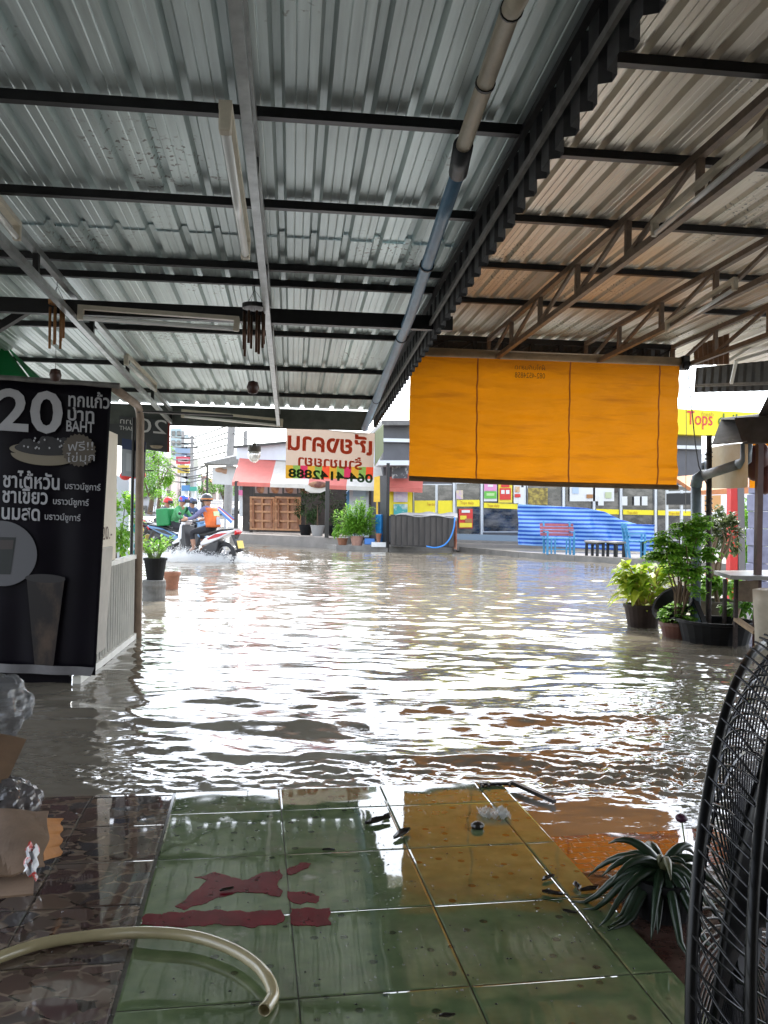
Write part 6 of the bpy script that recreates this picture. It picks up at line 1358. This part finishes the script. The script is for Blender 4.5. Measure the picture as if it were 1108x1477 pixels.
b = MB(); b.bar(P(176, 679, 10.05), P(222, 679, 10.05), .015); single('lantern_rail', b, m_black, 'thin black rail over the red lanterns', 'rail')

# ------------------------------------------------------------------ far end of the street
def box_building(x0, x1, y0, y1, d, label, col, rows, cols, roof=None, wm=None):
    t = thing('building', P((x0 + x1) / 2, y1, d), label, 'building'); MB().prism([P(x0, y0, d), P(x1, y0, d), P(x1, y1, d), P(x0, y1, d)], Vector((0, d * .08, 0))).build('wall', mat('wall_%s' % label.split()[0], col, .7, var=.1, scale=.6), t)
    for r in range(rows):
        for c in range(cols):
            a = x0 + (x1 - x0) * (c + .2) / cols; b_ = x0 + (x1 - x0) * (c + .8) / cols; e = y0 + (y1 - y0) * (r + .25) / rows; f = y0 + (y1 - y0) * (r + .75) / rows
            MB().prism([P(a, e, d - .2), P(b_, e, d - .2), P(b_, f, d - .2), P(a, f, d - .2)], Vector((0, .4, 0))).build('window', wm or m_win, t)
    if roof: MB().prism([P(x0 - 2, y0 + 1, d - 1), P(x1 + 2, y0 + 1, d - 1), P((x0 * .4 + x1 * .6), y0 - (x1 - x0) * .22, d + 1)], Vector((0, d * .09, 0))).build('roof', roof, t)
    return t
m_rr = mat('red_roof', (.42, .14, .10), .7, var=.15)
box_building(246, 262, 618, 742, 85, 'teal and white narrow tower at the end of the left street', (.45, .56, .58), 9, 2)
box_building(224, 247, 662, 742, 70, 'pinkish grey shophouse behind the pale tree', (.50, .40, .38), 4, 3)
box_building(279, 294, 687, 742, 95, 'red roofed house left of the far power pole', (.50, .36, .32), 2, 2, m_rr)
box_building(294, 312, 694, 742, 100, 'low red roofed house beside the pale hanging signboard', (.55, .48, .44), 2, 2, m_rr)
box_building(258, 280, 672, 742, 80, 'pale shophouse under the stacked billboards', (.52, .54, .56), 4, 3)
box_building(312, 352, 690, 742, 105, 'long pale building closing the far street', (.50, .52, .52), 2, 5)
box_building(190, 226, 640, 745, 60, 'grey shophouse at the far left of the street', (.42, .42, .43), 5, 3)
def billboard(x0, y0, x1, y1, d, label, m, m2=None):
    t = thing('billboard', P((x0 + x1) / 2, 742, d), label, 'billboard', 'billboards down the left street'); MB().prism([P(x0, y0, d), P(x1, y0, d), P(x1, y1, d), P(x0, y1, d)], Vector((0, .4, 0))).build('panel', m, t)
    MB().bar(P((x0 + x1) / 2, y1, d + .6), P((x0 + x1) / 2, 745, d + .6), .25).build('post', m_frame, t)
    if m2: MB().prism([P(x0 + 3, y0 + 3, d - .05), P(x1 - 3, y0 + 3, d - .05), P(x1 - 3, y1 - 3, d - .05), P(x0 + 3, y1 - 3, d - .05)], Vector((0, .03, 0))).build('printed_band', m2, t)
billboard(253, 645, 275, 657, 62, 'grey blue billboard, topmost of the stack down the left street', mat('grey_blue_board', (.25, .36, .48), .5))
billboard(254, 658.5, 275, 669, 61, 'red and white billboard in the middle of the stack', mat('crimson_board', (.52, .06, .10), .5), mat('pink_white_band', (.55, .4, .45), .5))
billboard(256, 671, 273, 682, 60, 'yellow billboard, lowest of the stack', mat('yellow_board', (.60, .45, .08), .5), mat('ochre_band', (.5, .32, .08), .5))
billboard(278, 663, 286, 674, 65, 'small cream billboard right of the stack', mat('cream_board2', (.6, .6, .5), .5))
billboard(262, 700, 277, 708, 58, 'low blue and teal shop sign under the billboards', mat('blue_shop_sign', (.08, .22, .45), .5))
billboard(274, 702, 284, 708, 57, 'low green shop sign under the billboards', mat('green_shop_sign', (.05, .32, .24), .5))
billboard(343, 707, 355, 714, 45, 'small pink sign beside the restaurant post', mat('pink_sign', (.62, .15, .30), .5))
def tree(px, pyb, d, pyc, rx, rz, label, lm, n, L, trunk=.12):
    c = P(px, pyb, d); t = thing('tree', c, label, 'tree'); cc = P(px, pyc, d); lf = MB(); foliage(lf, cc, rx, rx * .8, rz, n, L, L * .5, 18); lf.build('crown', lm, t)
    b = MB(); b.tube([c, c.lerp(cc, .5) + Vector((.1, 0, 0)), cc], [trunk, trunk * .8, trunk * .3], 7)
    b.build('trunk', m_stem, t)
    for k in range(3): a = rdir(.1, .8); MB().tube([c.lerp(cc, .6), cc + Vector((a.x * rx * .6, a.y * rx * .5, a.z * rz * .5))], [trunk * .4, trunk * .1], 5).build('limb', m_stem, t)
tree(228, 745, 40, 680, .95, 1.6, 'loose light green tree right of the tan post down the street', m_fresh, 1500, .16)
tree(216, 742, 36, 700, .5, .9, 'green tree close to the edge of the teal sign board', m_leaf, 700, .14)
tree(240, 748, 34, 722, .55, .4, 'low round green bush at the left kerb of the street', m_fresh, 600, .11, .05)
tree(293, 742, 70, 703, 1.3, 1.0, 'dull green tree below the far red roofs', m_leaf, 700, .22)
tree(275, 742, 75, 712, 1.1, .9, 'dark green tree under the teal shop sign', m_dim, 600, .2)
tree(322, 742, 72, 706, 1.2, .9, 'green tree behind the pale hanging signboard', m_leaf, 600, .22)
# power poles and lines
m_pole = mat('concrete_pole', (.30, .29, .28), .7, var=.15)
def pole(x0, y0, x1, y1, d, w_, label, arms=()):
    t = thing('power_pole', P(x1, y1, d), label, 'power pole'); MB().tube([P(x1, y1, d), P(x0, y0, d)], [w_ * 1.15, w_], 10).build('shaft', m_pole, t)
    for y, l in arms: MB().bar(P(x0 - l, y, d), P(x0 + l, y + 1, d), .09).build('crossarm', m_dark, t)
    return t
pole(335, 600, 328, 745, 36, .16, 'large concrete power pole left of the restaurant', ((612, 12),))
pole(354, 622, 354, 665, 40, .10, 'short pole top showing above the restaurant roof'); pole(277, 628, 277, 742, 58, .12, 'thin far power pole with several crossarms', ((632, 8), (645, 9), (658, 8), (640, 6)))
pole(264, 622, 263, 742, 75, .14, 'far power pole beside the teal tower', ((628, 8), (640, 8)))
for k, (ya, yb_, yc, da, db) in enumerate(((618, 632, 612, 60, 36), (624, 640, 622, 60, 36), (632, 646, 630, 60, 36), (640, 655, 640, 58, 36), (652, 664, 650, 58, 36), (664, 676, 662, 58, 36), (672, 688, 672, 58, 36), (684, 696, 680, 58, 36), (656, 690, 676, 45, 36), (648, 680, 655, 45, 36))):
    b = MB(); b.tube(smooth_path([P(205 + 2 * k, ya + 4, 40), P(270, yb_, 50), P(334, yc, db)], 6), .05, 4); single('power_line', b, m_black, 'black power line sagging across the left street', 'cable', 'power lines over the left street')
for k, (y0, y1) in enumerate(((628, 634), (640, 650))):
    b = MB(); b.tube(smooth_path([P(334, y0 - 16, 36), P(380, y0 + 2, 34), P(420, y1 - 8, 32)], 6), .02, 4); single('power_line', b, m_black, 'black power line running from the large pole over the restaurant roof', 'cable', 'power lines over the restaurant')
# pennant and far cars
b = MB(); q = [P(311, 733, 31), P(316, 730, 31), P(339, 748, 30.5), P(333, 755, 30.5)]; b.use(mat('blue_print_cloth', (.08, .20, .50), .5)).grid(lambda u, v: quad(q, u * .4, v), 4, 2); b.use(mat('white_print_cloth', (.6, .6, .62), .5)).grid(lambda u, v: quad(q, .4 + u * .2, v), 3, 2); b.use(mat('red_print_cloth', (.5, .06, .08), .5)).grid(lambda u, v: quad(q, .6 + .2 * u, v), 3, 2); b.use(mat('blue_print_cloth', (.08, .20, .50), .5)).grid(lambda u, v: quad(q, .8 + .2 * u, v), 3, 2)
q2_ = P(325, 742, 30.8); b.use(m_frame).bar(q2_, Vector((q2_.x, q2_.y + .05, -.2)), .06); single('leaning_sign', b, None, 'tilted blue white and red sign standing in the water left of the restaurant', 'sign', solid=.02)
def car(px, py, d, rz, label, m):
    c = P(px, py, d); t = bpy.data.objects.new('parked_car', None); COL.objects.link(t); t.location = c; t.rotation_euler = (0, 0, rz); tag(t, label, 'car', 'cars far down the left street'); t['_o'] = (0, 0, 0)
    def pr(nm, poly, y0, y1, mm, bev=.05): return MB().prism([(x, y0, z) for x, z in poly], (0, y1 - y0, 0)).build(nm, mm, t, bevel=bev)
    pr('body', [(-2.1, .3), (-2.15, .75), (-1.9, .95), (-.9, 1.0), (.9, .98), (1.9, .85), (2.15, .65), (2.15, .3)], -.85, .85, m, .08)
    pr('cabin', [(-1.5, .96), (-1.05, 1.42), (.1, 1.46), (.95, .98)], -.72, .72, m, .08); pr('side_windows', [(-1.25, 1.0), (-.95, 1.36), (.05, 1.39), (.7, 1.0)], -.735, .735, m_win, .01)
    MB().prism([(.98, -.66, 1.0), (.98, .66, 1.0), (.16, .60, 1.42), (.16, -.60, 1.42)], (.02, 0, .02)).build('windscreen', m_win, t)
    for x in (-1.35, 1.35):
        for s in (-1, 1):
            w_ = MB().lathe([(.18, -.1), (.31, -.1), (.32, 0), (.31, .1), (.18, .1)], (x, s * .80, .32), 18, axis=(0, 1, 0)).build('wheel', m_tyre, t)
    for s in (-1, 1): MB().ball((2.1, s * .62, .68), .14, 10, 6, (.5, 1.3, .7)).build('headlight', m_tube, t, smooth=True); MB().ball((-2.12, s * .65, .78), .13, 10, 6, (.4, 1.2, .8)).build('tail_light', m_tail, t, smooth=True)
car(315, 741, 88, R(-98), 'white car, left of the two cars far down the street', m_wb); car(337, 741, 96, R(-95), 'pale silver car behind the restaurant post far down the street', mat('silver_paint', (.45, .46, .48), .3, metal=.3))
car(232, 745, 62, R(-80), 'white car half hidden by the low bush far down the street', m_wb)
